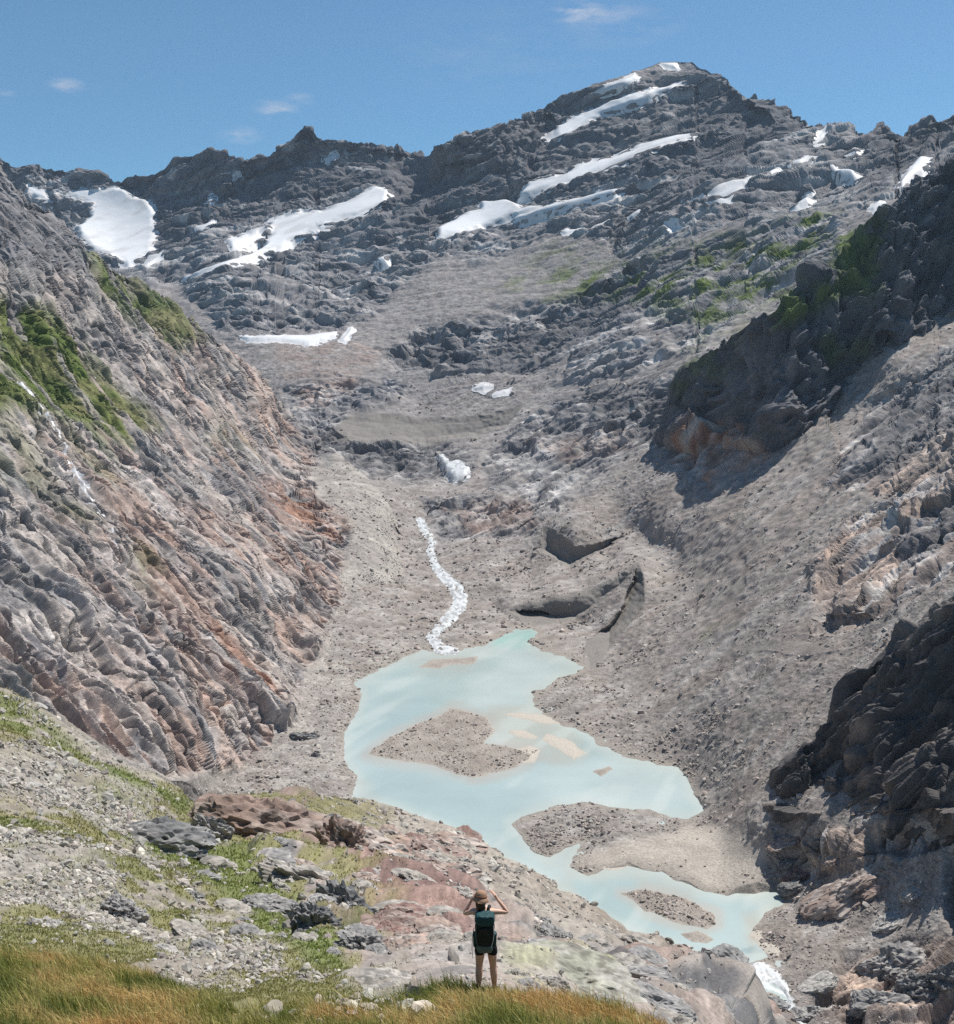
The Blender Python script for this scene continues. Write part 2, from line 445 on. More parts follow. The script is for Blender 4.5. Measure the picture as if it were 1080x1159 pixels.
RUST_M = [(Outline(p), s) for p, s in [
 ([(752,500),(780,485),(830,480),(872,498),(860,520),(800,548),(780,535),(762,525)], .8),
 ([(330,440),(360,425),(400,425),(400,440),(370,460),(340,465)], .45), ([(500,575),(600,570),(610,590),(540,600)], .35),
 ([(600,500),(700,480),(720,500),(640,520)], .25), ([(300,385),(400,385),(440,405),(400,425),(320,425)], .25)]]
GREEN_M = [(Outline(p), s) for p, s in [
 ([(620,320),(680,300),(760,280),(860,255),(950,235),(985,270),(940,320),(860,345),(800,365),(740,350),(700,335)], .9),
 ([(560,330),(640,260),(680,280),(620,350)], .45), ([(770,380),(830,350),(860,370),(790,440)], .3),
 ([(775,712),(830,715),(850,735),(800,730)], .6)]]
FINE_M = [Outline(l + f[::-1]) for l, f, c in HOLLOWS[:4]]
GRAVELS = [Outline(p) for p in [[(645,975),(720,950),(800,935),(870,960),(860,1012),(800,1008),(750,988),(700,982)],
                                [(800,735),(860,735),(940,735),(935,748),(850,745)]]]
WARP = 1.0
def zone(ol, px, py, w=6):
    return ss(-w, w, ol(px, py))
def anyzone(ols, px, py, w=6):
    r = 0
    for o in ols: r = np.maximum(r, zone(o, px, py, w))
    return r

def warp_px(P, px, py, amp=10, m=1.0):
    r = P[..., 1] / FPX          # metres per pixel
    A = noise(P, 90.0 * m, 1.0) + .5 * noise(P, 30.0 * m, 2.0)
    B = noise(P, 90.0 * m, 31.0) + .5 * noise(P, 30.0 * m, 32.0)
    return px + amp * A, py + amp * B

def log(s): print('%6.1f %s' % (time.time() - T0, s), flush=True)

SNOWS = [
 ([(75,222),(92,212),(110,216),(128,211),(140,212),(150,222),(165,225),(175,238),(176,262),(172,285),(160,292),(145,300),(125,290),(105,282),(92,268),(85,255),(100,248),(108,232),(90,226)], 14, 'broad white glacier patch filling the left cirque below the skyline', 'glacier'),
 ([(30,211),(52,217),(58,230),(40,224)], 8, 'small snow patch just above the left rock wall, leftmost of all', None),
 ([(208,314),(230,302),(262,292),(285,285),(300,275),(310,262),(303,250),(330,243),(365,238),(400,222),(425,211),(443,213),(436,230),(420,240),(390,247),(360,257),(335,269),(320,281),(290,290),(250,303),(225,313)], 12, 'long ragged snow band rising right below the pointed left summit', None),
 ([(256,271),(275,267),(300,263),(292,272),(262,280)], 6, 'short snow strip just above the long band under the left summit', None),
 ([(222,260),(236,250),(243,247),(240,254),(228,261)], 5, 'small slanting snow patch between the cirque glacier and long band', None),
 ([(160,300),(178,289),(186,285),(183,292),(168,304)], 5, 'narrow snow streak at the lower right foot of the cirque glacier', None),
 ([(494,257),(510,248),(545,237),(543,226),(575,224),(594,234),(575,246),(545,257),(520,265),(496,268)], 10, 'wide low snowfield at the left end of the long central streaks', None),
 ([(578,246),(600,239),(640,227),(680,215),(703,210),(695,219),(660,229),(620,239),(590,247)], 8, 'thin snow tongue running right from the wide low snowfield', None),
 ([(583,222),(600,208),(640,197),(655,188),(690,178),(730,163),(765,150),(794,146),(785,153),(755,164),(720,177),(690,190),(660,202),(620,213),(600,221)], 10, 'long white snow ramp crossing the middle of the main peak', None),
 ([(615,157),(625,148),(650,132),(690,113),(720,104),(760,94),(777,91),(765,101),(740,109),(710,119),(680,131),(645,153),(622,163)], 10, 'large upper snowfield slanting up below the main summit', None),
 ([(670,107),(690,96),(718,84),(724,89),(700,98),(680,107)], 7, 'slim snow strip along the left shoulder of the main summit', None),
 ([(746,70),(765,72),(768,78),(755,77)], 5, 'tiny snow cap on the very top of the main summit', None),
 ([(802,223),(825,209),(855,195),(851,205),(835,218),(820,226),(805,228)], 7, 'wedge of snow right of the dark triangular rock buttress', None),
 ([(772,233),(798,226),(797,232),(776,237)], 5, 'thin snow sliver left of the wedge beside the dark buttress', None),
 ([(803,236),(830,225),(827,232),(806,239)], 5, 'thin snow sliver directly below the wedge beside the dark buttress', None),
 ([(636,261),(660,256),(668,259),(640,267)], 5, 'small snow patch below the thin central tongue, left of the dark buttress', None),
 ([(666,257),(690,246),(693,249),(675,258)], 5, 'small snow streak touching the left edge of the dark buttress', None),
 ([(1014,208),(1030,190),(1042,177),(1054,180),(1040,194),(1022,209)], 8, 'steep snow gully near the right edge below the jagged ridge', None),
 ([(942,190),(955,189),(974,190),(965,196),(950,198)], 5, 'snow patch on pale slabs under the right hand ridge', None),
 ([(923,163),(928,154),(936,149),(932,160)], 4, 'tiny upright snow streak near the ridge right of the main peak', None),
 ([(955,170),(965,165),(974,163),(968,169)], 4, 'tiny snow dash under the ridge between two dark crags', None),
 ([(893,184),(915,176),(925,177),(905,186)], 4, 'faint snow patch above the grassy slope near the right ridge', None),
 ([(893,231),(912,221),(920,220),(915,227),(900,233)], 4, 'small snow patch on the slope above the green meadow', None),
 ([(272,380),(310,379),(350,380),(383,374),(380,382),(350,391),(310,387),(280,386)], 7, 'flat snow bank lying at the head of the valley', None),
 ([(385,387),(397,371),(401,373),(391,389)], 4, 'short snow fleck at the right end of the valley head bank', None),
 ([(423,291),(438,286),(437,293),(428,296)], 4, 'lone small snow dot on grey slabs under the left range', None),
 ([(365,179),(380,172),(384,179),(372,185)], 5, 'small snow spot high on the pointed left summit', None),
 ([(262,200),(268,194),(271,197),(265,203)], 3, 'tiny snow speck on the dark rounded top in the left range', None),
 ([(232,228),(240,220),(244,222),(236,230)], 3, 'tiny snow speck low on the dark cliff beside the cirque glacier', None),
 ([(537,441),(548,434),(557,438),(548,445)], 3, 'leftmost of two snow scraps above the grey moraine wall', None),
 ([(560,449),(570,442),(579,440),(574,447)], 3, 'rightmost of two snow scraps above the grey moraine wall', None),
 ([(578,240),(600,233),(612,232),(600,240),(585,244)], 4, 'pale snow fleck between the wide snowfield and its right tongue', None),
 ([(983,238),(996,226),(1001,229),(990,240)], 3, 'tiny snow streak low on the right ridge above the shaded spur', None),
 ([(868,193),(880,187),(886,190),(874,197)], 3, 'tiny snow fleck right of the wedge beside the dark buttress', None),
 ([(905,207),(917,203),(919,207),(908,211)], 3, 'tiny snow fleck below the faint patch near the right ridge', None),
 ([(120,316),(134,310),(138,314),(126,320)], 3, 'tiny snow streak directly above the green crest of the left wall', None),
 ([(350,262),(366,255),(370,258),(356,266)], 3, 'tiny snow streak under the middle of the long ragged band', None),
 ([(396,246),(416,238),(419,242),(402,250)], 3, 'tiny snow streak under the right end of the long ragged band', None),
 ([(712,245),(722,238),(726,241),(716,249)], 3, 'tiny snow fleck on the lower face of the dark buttress', None),
 ([(758,262),(770,258),(773,262),(761,266)], 3, 'tiny snow dash at the right foot of the dark buttress', None),
]
SNOW_O = [Outline(q[0], 12) for q in SNOWS]
STREAM = [(476,590,3),(480,600,4),(490,612,3),(487,625,2.4),(492,640,3.5),(500,650,5),(513,662,8),(521,675,10),(519,690,9),(508,702,9),(496,713,7),(488,722,6),(497,734,7),(520,742,5),(536,741,3)]
OUTLET = [(858,1104,14),(872,1112,10),(884,1122,8),(890,1135,6),(897,1150,5),(905,1166,5)]
FALL = [(494,511),(504,516),(508,521),(520,522),(530,531),(529,541),(512,541),(503,531)]
def ribbon(st, w=3):
    a = np.asarray(st, float); L_ = [(q[0] - q[2] - w, q[1]) for q in a]; R_ = [(q[0] + q[2] + w, q[1]) for q in a]
    return L_ + R_[::-1]
WATER_O = [Outline(ribbon(STREAM[:12], 1), 12), Outline(ribbon(OUTLET), 12), Outline(FALL, 12)]
# ---- build valley sheet -------------------------------------------------
botM = curve([(-160,1000),(380,1000),(700,1180),(860,1260),(1260,1260)])
px, py, P = make_sheet(-110, 1190, skyM, botM, depthM, 1.15, vs=.85)
sdl = lake_fix(P)
log('M base')
N = normals(smooth(P, 3))
wx, wy = warp_px(P, px, py, 9, 1.5)
rock = anyzone(ROCK_M, wx, wy, 8); dark = anyzone(DARK_M, wx, wy, 8)
fine = np.maximum(anyzone(FINE_M, px, py, 2), anyzone(GRAVELS, wx, wy, 5)); lakezone = ss(-40, -6, sdl)
far = ss(1200, 3000, P[..., 1])
SFAR = at(793., 146., 3080.) - at(560., 250., 3330.)
SNEAR = at(1000., 240., 2150.) - at(740., 420., 1900.)
Wf = np.stack([noise(P, 260., 5.), noise(P, 260., 6.), noise(P, 260., 7.)], -1)
Wn = np.stack([noise(P, 80., 5.), noise(P, 80., 6.), noise(P, 80., 7.)], -1)
QF = aniso(P, SFAR, 4.5) + 34 * Wf + 8 * Wn
QM2 = aniso(P, SNEAR, 4.5) + 12 * Wn
log('M warp')
flat = np.maximum(anyzone(SNOW_O, px, py, 3) , anyzone(WATER_O, px, py, 3))
big = fbm(P, 420., 2, 11.) * far * 22 + billow(QF, 150., 4, 2., .55, .8) * far * 62 + ledges(QF, [-.5, 0, .85], 160., 42., 3.) * far * .6
med = (billow(QM2, 42., 5, 8., .55, .7) * lerp(34., 22., far) + ledges(QM2, [-.6, -.2, .8], 60., 12., 5.) * .9)
scr = fbm(P, 30., 4, 20.) * 2.4 + fbm(aniso(P, [.7, .3, .5], 4.), 9., 3, 24.) * 1.6
fct = facets(QM2 + 4 * Wn, 34., 3., 2) * lerp(6., 7.5, far) + facets(QF, 120., 8., 2) * 14 * far
fF = fissures(P, SFAR, 60., .06, 230., 9., 30 * Wf + 6 * Wn) * far + fissures(P, SNEAR, 26., .06, 240., 8., 10 * Wn) * (1 - far)
fF2 = fissures(P, SFAR, 26., .07, 250., 8., 20 * Wf + 5 * Wn) * far + fissures(P, SNEAR, 11., .07, 260., 7., 6 * Wn) * (1 - far)
gr = grain(P, 3.); spM = np.minimum(spacing(P), 8)
med = med * .8 + fct
fineq = np.maximum(fine, 0)
grd = gr * spM * (.34 + .12 * rock) * (1 - .8 * fineq)
med = med - (fF * 5 + fF2 * 3) * (1 + far)
d = big * (rock * .75 + .25) * (1 - lakezone) + med * rock + scr * (1 - rock) * (1 - .75 * fine) + grd
d *= (1 - .93 * ss(-14, 0, sdl)) * (1 - .97 * flat)
Psm = P + N * d[..., None]
P = P + N * d[..., None]
log('M disp')
QX = QM2 * (1 - far)[..., None] + QF * .45 * far[..., None]
v1 = fbm(P, 60., 5, 40.); v2 = fbm(QX, 16., 5, 44., .65); v3 = fbm(QX, 70., 4, 48.); sp = noise(P, 2.6, 61.); v4 = fbm(QX, 160., 3, 68.)
col = lerp(SCREE, MOR, ss(-.3, .4, v1))
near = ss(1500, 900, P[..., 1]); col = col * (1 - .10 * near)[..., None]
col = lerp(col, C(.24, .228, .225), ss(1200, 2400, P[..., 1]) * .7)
run = fbm(aniso(P, [.62, .45, .4], 9.), 16., 4, 87., .6)
col = lerp(col, C(.35, .33, .31), ss(.05, .35, run) * .6); col = lerp(col, C(.175, .155, .14), ss(.1, .4, -run) * .5)
rc = lerp(GREY, PALE, ss(-.1, .6, v2)); rc = lerp(rc, DARK * 1.3, ss(.0, .6, v3 - .3 * v2) * .9)
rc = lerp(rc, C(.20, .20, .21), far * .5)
rc = lerp(rc, rc * C(1.12, .95, .84), (1 - far) * ss(860, 960, px) * ss(420, 560, py))
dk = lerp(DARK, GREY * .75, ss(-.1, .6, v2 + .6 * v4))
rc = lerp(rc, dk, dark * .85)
rc = lerp(rc, DARK * .8, np.clip(fF * .6 + fF2 * .5, 0, .8))
rc = lerp(rc, C(.50,.48,.46), ss(.0, .32, fbm(QX + 30., 26., 4, 83., .65) - .18 * dark) * .75)
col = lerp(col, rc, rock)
for o, s in RUST_M: col = lerp(col, lerp(RUST, PALE, ss(-.5, .5, v2)), zone(o, wx, wy, 6) * s)
for o, s in GREEN_M: col = lerp(col, GRASS * .9, zone(o, wx, wy, 14) * ss(-.15, .35, v1 + .4 * sp) * s * 1.2)
col = lerp(col, C(.205, .19, .172), anyzone(FINE_M, px, py, 2) * .9)
col = lerp(col, C(.40, .36, .31), zone(GRAVELS[0], wx, wy, 8) * .8)
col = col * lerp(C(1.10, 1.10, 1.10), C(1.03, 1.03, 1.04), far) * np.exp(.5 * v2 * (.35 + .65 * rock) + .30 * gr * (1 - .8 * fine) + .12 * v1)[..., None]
wet = ss(-9, -1, sdl); col = lerp(col, C(.30, .27, .235), wet * .8)
rkM = rock
log('M colour')
nr, nc = px.shape
Fq = grid_faces(nr, nc)
yc = py.reshape(-1)[Fq[:, 0]]; Yc = P[..., 1].reshape(-1)[Fq[:, 0]]
attrs = {'Col': np.clip(col, .01, .9).reshape(-1, 3)}
m_near = ground_mat('valley rock and rubble', 1.5, 1.0)
m_far = ground_mat('mountain rock', 6.0, 1.0)
farmask = Yc > 2350 + 120 * noise(P.reshape(-1, 3)[Fq[:, 0]], 200.)
for nm, mk, mt in (('mountain', farmask, m_far), ('valley_ground', ~farmask, m_near)):
    V2, F2, A2 = compact(P.reshape(-1, 3), Fq[mk], attrs)
    tag(mesh_from(nm, V2, F2, mt, A2), kind='structure')
M = dict(px=px, py=py, P=P, S=Psm, N=N, sd=sdl, rock=rock, fine=fine, col=col)
log('M done')

# ---- left rock wall -----------------------------------------------------
def wallY(px, py):
    a, b = slopes(px, py)                       # plane Z = -290 + k(-150 - X)
    k = .88
    return (-290 - 150 * k) / (b + k * a)
topD = curve([(-160,120),(-60,160),(0,183),(15,205),(35,222),(60,238),(85,262),(100,288),(120,300),(155,318),(180,335),(205,350),(230,370),(255,388),
              (275,405),(300,430),(320,455),(340,478),(355,490),(370,505),(395,522),(420,545),(450,572),(475,600),(500,640)])
ctrlD = []
for x, y in [(-120,300),(-120,500),(-120,700),(-120,900),(0,400),(0,500),(0,620),(0,780),(0,900),(100,450),(100,600),(100,750),(100,900),(200,500),(200,620),(200,750),(200,880),(280,560),(280,680),(300,780)]:
    ctrlD.append((x, y, float(wallY(float(x), float(y)))))
ctrlD += [(-120,150,1500),(0,185,1600),(60,238,1620),(105,290,1650),(0,300,1250),(155,318,1780),(205,350,1850),(255,388,1950),(300,430,2020),(345,480,2080),
          (370,505,1960),(420,545,1760),(475,600,1600),(500,640,1500),(330,540,1750),(390,570,1590),(380,640,1390),(440,640,1440),(370,700,1230),(430,700,1270),(480,715,1240),
          (330,720,1110),(350,780,980),(370,840,860),(330,860,830),(280,850,820),(380,900,760),(300,900,770),(200,930,690)]
for (x, y) in [(398,900),(405,880),(390,860),(390,830),(405,805),(410,785),(400,772),(435,755),(460,743),(478,735),(405,911),(435,910)]:
    ctrlD.append((x, y, float(lakeY(y))))
botD = curve([(-160,960),(330,960),(420,930),(440,800),(480,765),(500,740)])
depthD = tps(ctrlD)
px, py, P = make_sheet(-110, 488, topD, botD, depthD, 1.15, vs=.85)
P[..., 1:2] *= 1.0
sdl = lake_fix(P, 1.4)
N = normals(smooth(P, 3))
log('D base')
ROCK_D = Outline([(-160,60),(120,280),(200,335),(300,420),(345,470),(380,505),(350,530),(365,570),(397,600),(388,640),(388,690),(366,735),(342,770),(340,805),(310,850),(260,875),(200,880),(150,855),(80,820),(-160,780)], 100)
GREEN_D = [(Outline(p), s) for p, s in [
 ([(-160,330),(0,332),(60,345),(95,400),(150,450),(180,480),(150,500),(90,480),(40,470),(-160,470)], 1.0),
 ([(100,288),(155,315),(215,350),(230,385),(200,395),(150,360),(110,330)], .95),
 ([(60,450),(120,480),(150,540),(110,560),(70,500)], .4), ([(-160,470),(40,480),(60,560),(20,560),(-160,520)], .4),
 ([(150,580),(190,640),(190,660),(165,650)], .6), ([(60,570),(110,585),(100,595),(65,588)], .6),
 ([(-160,770),(30,790),(120,850),(60,860),(-160,830)], .7), ([(240,470),(300,500),(290,520),(230,500)], .25)]]
RUST_D = [(Outline(p), s) for p, s in [
 ([(300,540),(350,560),(395,595),(380,615),(340,600),(300,575)], .85),
 ([(240,710),(300,750),(330,790),(300,800),(255,760)], .9), ([(140,610),(180,620),(250,690),(280,730),(240,740),(170,670)], .5),
 ([(100,540),(160,570),(200,620),(170,620),(110,570)], .4), ([(250,560),(330,640),(300,660),(230,600)], .3),
 ([(300,700),(350,700),(350,730),(310,730)], .5), ([(200,560),(260,590),(300,620),(240,620)], .3)]]
DARK_D = [(Outline(p), s) for p, s in [
 ([(-160,100),(0,183),(60,238),(105,290),(90,310),(40,300),(-160,260)], .8),
 ([(125,430),(170,440),(200,480),(190,500),(150,460)], .5),
 ([(-160,590),(30,620),(70,660),(85,690),(40,680),(-160,650)], .6), ([(240,520),(300,540),(330,580),(290,580),(245,550)], .5),
 ([(335,475),(380,500),(380,530),(350,515)], .8)]]
wx, wy = warp_px(P, px, py, 8, .8)
rock = zone(ROCK_D, wx, wy, 8)
a_, b_ = at(60., 430., 1100.), at(300., 690., 1100.)
SD = at(300., 690., 1082.) - at(60., 430., 1220.)
QD = aniso(P, SD, 4.5)
W3 = np.stack([noise(P, 60., 5.), noise(P, 60., 6.), noise(P, 60., 7.)], -1)
QD2 = QD + 9 * W3
b1 = billow(QD2, 30., 5, 8., .58, .7)
led = ledges(QD2, [.3, -.5, .8], 50., 9., 5.)
crk = np.exp(-(noise(aniso(P, SD, 7.) + 14 * W3, 26., 90.) / .035) ** 2) * ss(-.2, .3, noise(P, 50., 91.))
crk2 = np.exp(-(noise(aniso(P, SD + np.array([0, 160, 60]), 4.) + 9 * W3, 11., 95.) / .05) ** 2) * ss(-.1, .4, noise(P, 30., 93.))
big = fbm(aniso(P, SD, 2.), 130., 3, 33.) * 14
scr = fbm(P, 20., 4, 20.) * 1.6
inr = ss(.3, .9, rock); fineD = billow(aniso(P, SD, 2.5) + 3 * W3, 7., 3, 18., .6, .6) * 3.5 * inr
W1 = np.stack([noise(P, 18., 5.), noise(P, 18., 6.), noise(P, 18., 7.)], -1)
fcD = facets(aniso(P, SD, 3.2) + 5 * W3 + 2 * W1, 17., 3., 2) * 2.3 + facets(aniso(P, SD + np.array([60, 200, 0]), 2.) + 9 * W3, 44., 9., 1) * 4.2
gr = grain(P, 3.); spD = np.minimum(spacing(P), 5)
fs1 = fissures(P, SD, 22., .05, 200., 8., 10 * W3 + 3 * W1); fs2 = fissures(P, SD, 9., .06, 210., 6., 5 * W3 + 2 * W1); fs3 = fissures(P, SD + np.array([40, 150, 60]), 16., .05, 220., 5., 8 * W3 + 2 * W1)
d = fcD * rock - (fs1 * 7. + fs2 * 3.4 + fs3 * 5.5) * inr + gr * spD * .3 + big * rock + b1 * 15 * rock + led * 1.2 * rock + fineD - crk * 6.5 * inr - crk2 * 4.0 * inr + scr * (1 - rock)
edge = ss(488, 430, px)
d = d - 16 * ss(425, 462, px) * ss(70, 10, py - topD(px))
d = d * (1 - .95 * ss(-12, 0, sdl)) - 10 * (1 - edge) * ss(740, 700, py)
P = P + N * d[..., None]
PD0 = smooth(P, 1)
log('D disp')
v1 = fbm(P, 60., 5, 140.); v2 = fbm(QD2, 14., 5, 144., .65); v3 = fbm(QD2, 50., 4, 148.); v4 = fbm(QD2, 26., 4, 158.); sp = noise(P, 2.2, 61.)
col = lerp(SCREE * 1.08, DUST, ss(-.4, .5, v1))
rc = lerp(PALE, PINK, ss(-.2, .45, v3) * .75); rc = lerp(rc, GREY * 1.25, ss(.05, .4, v4) * .75)
rc = lerp(rc, DARK * 1.3, ss(.22, .42, v2 + .35 * v4) * .8)
rc = lerp(rc, PALE * 1.2, ss(.0, .35, -v2 - .3 * v3) * .8)
rc = lerp(rc, lerp(GREY * 1.1, PALE * .85, ss(-.4, .4, v2)), ss(520, 330, py + .35 * px) * .8)
rc = lerp(rc, lerp(C(.44, .33, .27), C(.40, .26, .19), ss(-.3, .3, v2)), ss(.0, .3, fbm(aniso(P, SD, 5.) + 10 * W3, 55., 3, 301., .5)) * ss(480, 600, py + .4 * px) * .6)
rc = rc * C(1.0, .98, .985)
rc = lerp(rc, DARK * .9, np.clip(fs1 * .8 + fs2 * .6 + fs3 * .7, 0, .88))
rc = lerp(rc, C(.50, .47, .45), ss(.0, .4, fbm(QD2 + 77., 34., 4, 31., .6)) * ss(420, 520, py) * .6)
rc = lerp(rc, GREY * 1.05, ss(.02, .3, fbm(QD2 - 50., 60., 4, 37., .6)) * .7)
col = lerp(col, rc, rock)
for o, s in RUST_D: col = lerp(col, lerp(RUST, PINK, ss(-.5, .6, v2)), zone(o, wx, wy, 12) * min(1, s) * ss(-.3, .3, v4 + .05))
for o, s in DARK_D: col = lerp(col, DARK * 1.35, zone(o, wx, wy, 8) * s * ss(-.5, .2, v2 + .15))
slope_up = ss(.55, .8, N[..., 2])
for o, s in GREEN_D: col = lerp(col, lerp(GRASS, OLIVE, ss(-.3, .5, v1)), zone(o, wx, wy, 14) * ss(-.25, .2, fbm(QD2, 40., 4, 170.) + .22 * s) * s)
col = col * np.exp(.55 * v2 * (.3 + .7 * rock) + .34 * gr + .1 * v1)[..., None]
wet = ss(-9, -1, sdl); col = lerp(col, C(.33, .30, .265), wet * .8)
nr, nc = px.shape; Fq = grid_faces(nr, nc)
m_wall = ground_mat('wall rock', 1.4, 1.0, .3)
tag(mesh_from('valley_wall', P, Fq, m_wall, {'Col': np.clip(col, .01, .9).reshape(-1, 3)}), kind='structure')
D = dict(px=px, py=py, P=P, S=PD0, N=N, sd=sdl, rock=rock, col=col)
log('D done')

# ---- right spur with its shaded cliff -----------------------------------
topR = curve([(730,505),(745,492),(755,468),(775,432),(800,400),(830,376),(870,352),(900,332),(935,310),(950,288),(965,262),(1000,227),(1040,202),(1080,172),(1140,145),(1260,110)])
botR = curve([(730,515),(760,515),(800,505),(875,525),(930,490),(980,440),(1030,410),(1100,390),(1260,370)])
def footR(x, y):
    return float(depthM0(np.array([float(x)]), np.array([float(y)]))[0])
ctrlR = [(740,505,1680),(770,488,1620),(815,492,1560),(875,512,footR(875,512)),(920,478,footR(920,478)),(965,430,footR(965,430)),(1020,385,footR(1020,385)),(1090,352,footR(1090,352)),(1200,330,footR(1200,330))]
for x, yt, yf, th in [(760,450,490,14),(780,425,488,22),(800,402,490,30),(830,378,497,40),(875,350,512,52),(900,334,495,60),(935,312,462,64),(955,285,442,75),(1000,229,400,90),(1040,204,375,90),(1085,172,352,90),(1200,130,330,90)]:
    f = footR(x, yf); th *= 1.5
    ctrlR.append((x, yt, f + th)); ctrlR.append((x, (yt + yf) / 2, f + th * .45)); ctrlR.append((x, yf * .8 + yt * .2, f + th * .12))
depthR0 = tps(ctrlR)
px, py, P = make_sheet(732, 1190, topR, botR, lambda a, b: depthR0(a, b), 1.2)
log('R base')
N = normals(smooth(P, 3))
QR = aniso(P, [0.5, -.25, .75], 4.)
W3 = np.stack([noise(P, 70., 5.), noise(P, 70., 6.), noise(P, 70., 7.)], -1)
QR2 = QR + 12 * W3
mb = botR(px) - py                              # sink the lower rim into the slope behind
d = facets(QR2, 38., 3., 3) * 16 + grain(P, 3.) * np.minimum(spacing(P), 5) * .3 + billow(QR2, 60., 5, 8., .55, .7) * 55 + ledges(QR2, [-.5, -.3, .8], 70., 16., 5.) * .9 + fbm(P, 150., 2, 4.) * 22
d = d * ss(0, 25, mb + 6) - 30 * ss(18, 0, mb) 
PR0 = P + N * (fbm(P, 150., 2, 4.) * 22)[..., None]
P = P + N * d[..., None]
v1 = fbm(P, 60., 5, 140.); v2 = fbm(QR2, 14., 5, 144.); v3 = fbm(QR2, 60., 3, 148.)
wx, wy = warp_px(P, px, py, 8, 1.)
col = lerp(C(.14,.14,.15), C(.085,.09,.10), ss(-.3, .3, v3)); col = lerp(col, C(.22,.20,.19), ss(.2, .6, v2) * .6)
for o, s in [(Outline([(880,330),(950,300),(1010,280),(1000,320),(940,350),(890,360)]), .8), (Outline([(760,420),(840,370),(860,385),(800,440),(770,460)]), .5),
             (Outline([(930,385),(990,380),(985,400),(935,405)]), .7), (Outline([(960,280),(1000,265),(990,300),(960,310)]), .8), (Outline([(860,350),(940,305),(960,275),(1000,235),(1030,225),(1010,290),(950,330),(900,365),(860,375)]), .8)]:
    col = lerp(col, GRASS, zone(o, wx, wy, 10) * ss(-.3, .2, v1) * s)
o = Outline([(755,510),(780,485),(830,480),(872,498),(860,540),(780,540)]); col = lerp(col, lerp(RUST, PALE, ss(-.5, .5, v2)), zone(o, wx, wy, 6) * .8)
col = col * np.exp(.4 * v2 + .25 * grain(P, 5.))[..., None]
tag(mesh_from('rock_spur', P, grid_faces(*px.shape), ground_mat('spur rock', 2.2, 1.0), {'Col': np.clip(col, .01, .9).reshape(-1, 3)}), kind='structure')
R = dict(px=px, py=py, P=P, S=PR0, N=N)
log('R done')

# ---- dark crag at the right ---------------------------------------------
topG = curve([(868,888),(873,870),(895,850),(930,828),(950,790),(965,768),(985,745),(1010,720),(1030,700),(1050,682),(1080,660),(1140,650),(1260,650)])
botG = curve([(868,908),(880,928),(930,934),(1000,944),(1080,946),(1260,946)])
ctrlG = [(x, y, float(depthM0(np.array([float(x)]), np.array([float(y)]))[0]) - 1) for x, y in [(870,895),(880,905),(930,912),(1000,922),(1080,925),(1200,925)]] + [(x, y, float(depthM0(np.array([float(x)]), np.array([float(y)]))[0]) + 14) for x, y in [(860,890),(872,915),(930,932),(1000,942),(1080,945),(1200,945)]] + [
 (895,855,665),(930,835,668),(950,795,672),(985,750,672),(1030,705,668),(1080,665,660),(1200,650,615),
 (930,870,655),(980,850,628),(1030,800,628),(1080,780,614),(1200,760,568),(1080,850,586),(1000,880,605)]
depthG = tps(ctrlG)
px, py, P = make_sheet(868, 1190, topG, botG, depthG, 1.1, 40, .5)
N = normals(smooth(P, 3))
W3 = np.stack([noise(P, 30., 5.), noise(P, 30., 6.), noise(P, 30., 7.)], -1)
QG = aniso(P, [0.55, -.1, .75], 4.) + 4 * W3
mb = botG(px) - py; xl = ss(866, 885, px)
d = ((billow(QG, 26., 5, 12., .55, .7) - .1) * 26 + facets(QG, 15., 3., 3) * 6.5 + grain(P, 3.) * np.minimum(spacing(P), 3) * .3 + ledges(QG, [-.7, -.1, .6], 30., 7., 5.) * .6) * xl + fbm(P, 50., 2, 4.) * 5 * ss(8, 30, mb) 
P = P + N * d[..., None]
v2 = fbm(QG, 8., 5, 144.); v3 = fbm(QG, 26., 3, 148.)
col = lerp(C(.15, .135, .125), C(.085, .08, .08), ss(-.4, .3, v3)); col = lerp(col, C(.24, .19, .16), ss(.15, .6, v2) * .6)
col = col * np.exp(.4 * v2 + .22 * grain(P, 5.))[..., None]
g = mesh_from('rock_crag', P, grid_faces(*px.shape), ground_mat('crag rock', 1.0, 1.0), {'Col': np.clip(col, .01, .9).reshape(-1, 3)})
tag(g, kind='structure')
G = dict(px=px, py=py, P=P, N=N)
log('G done')

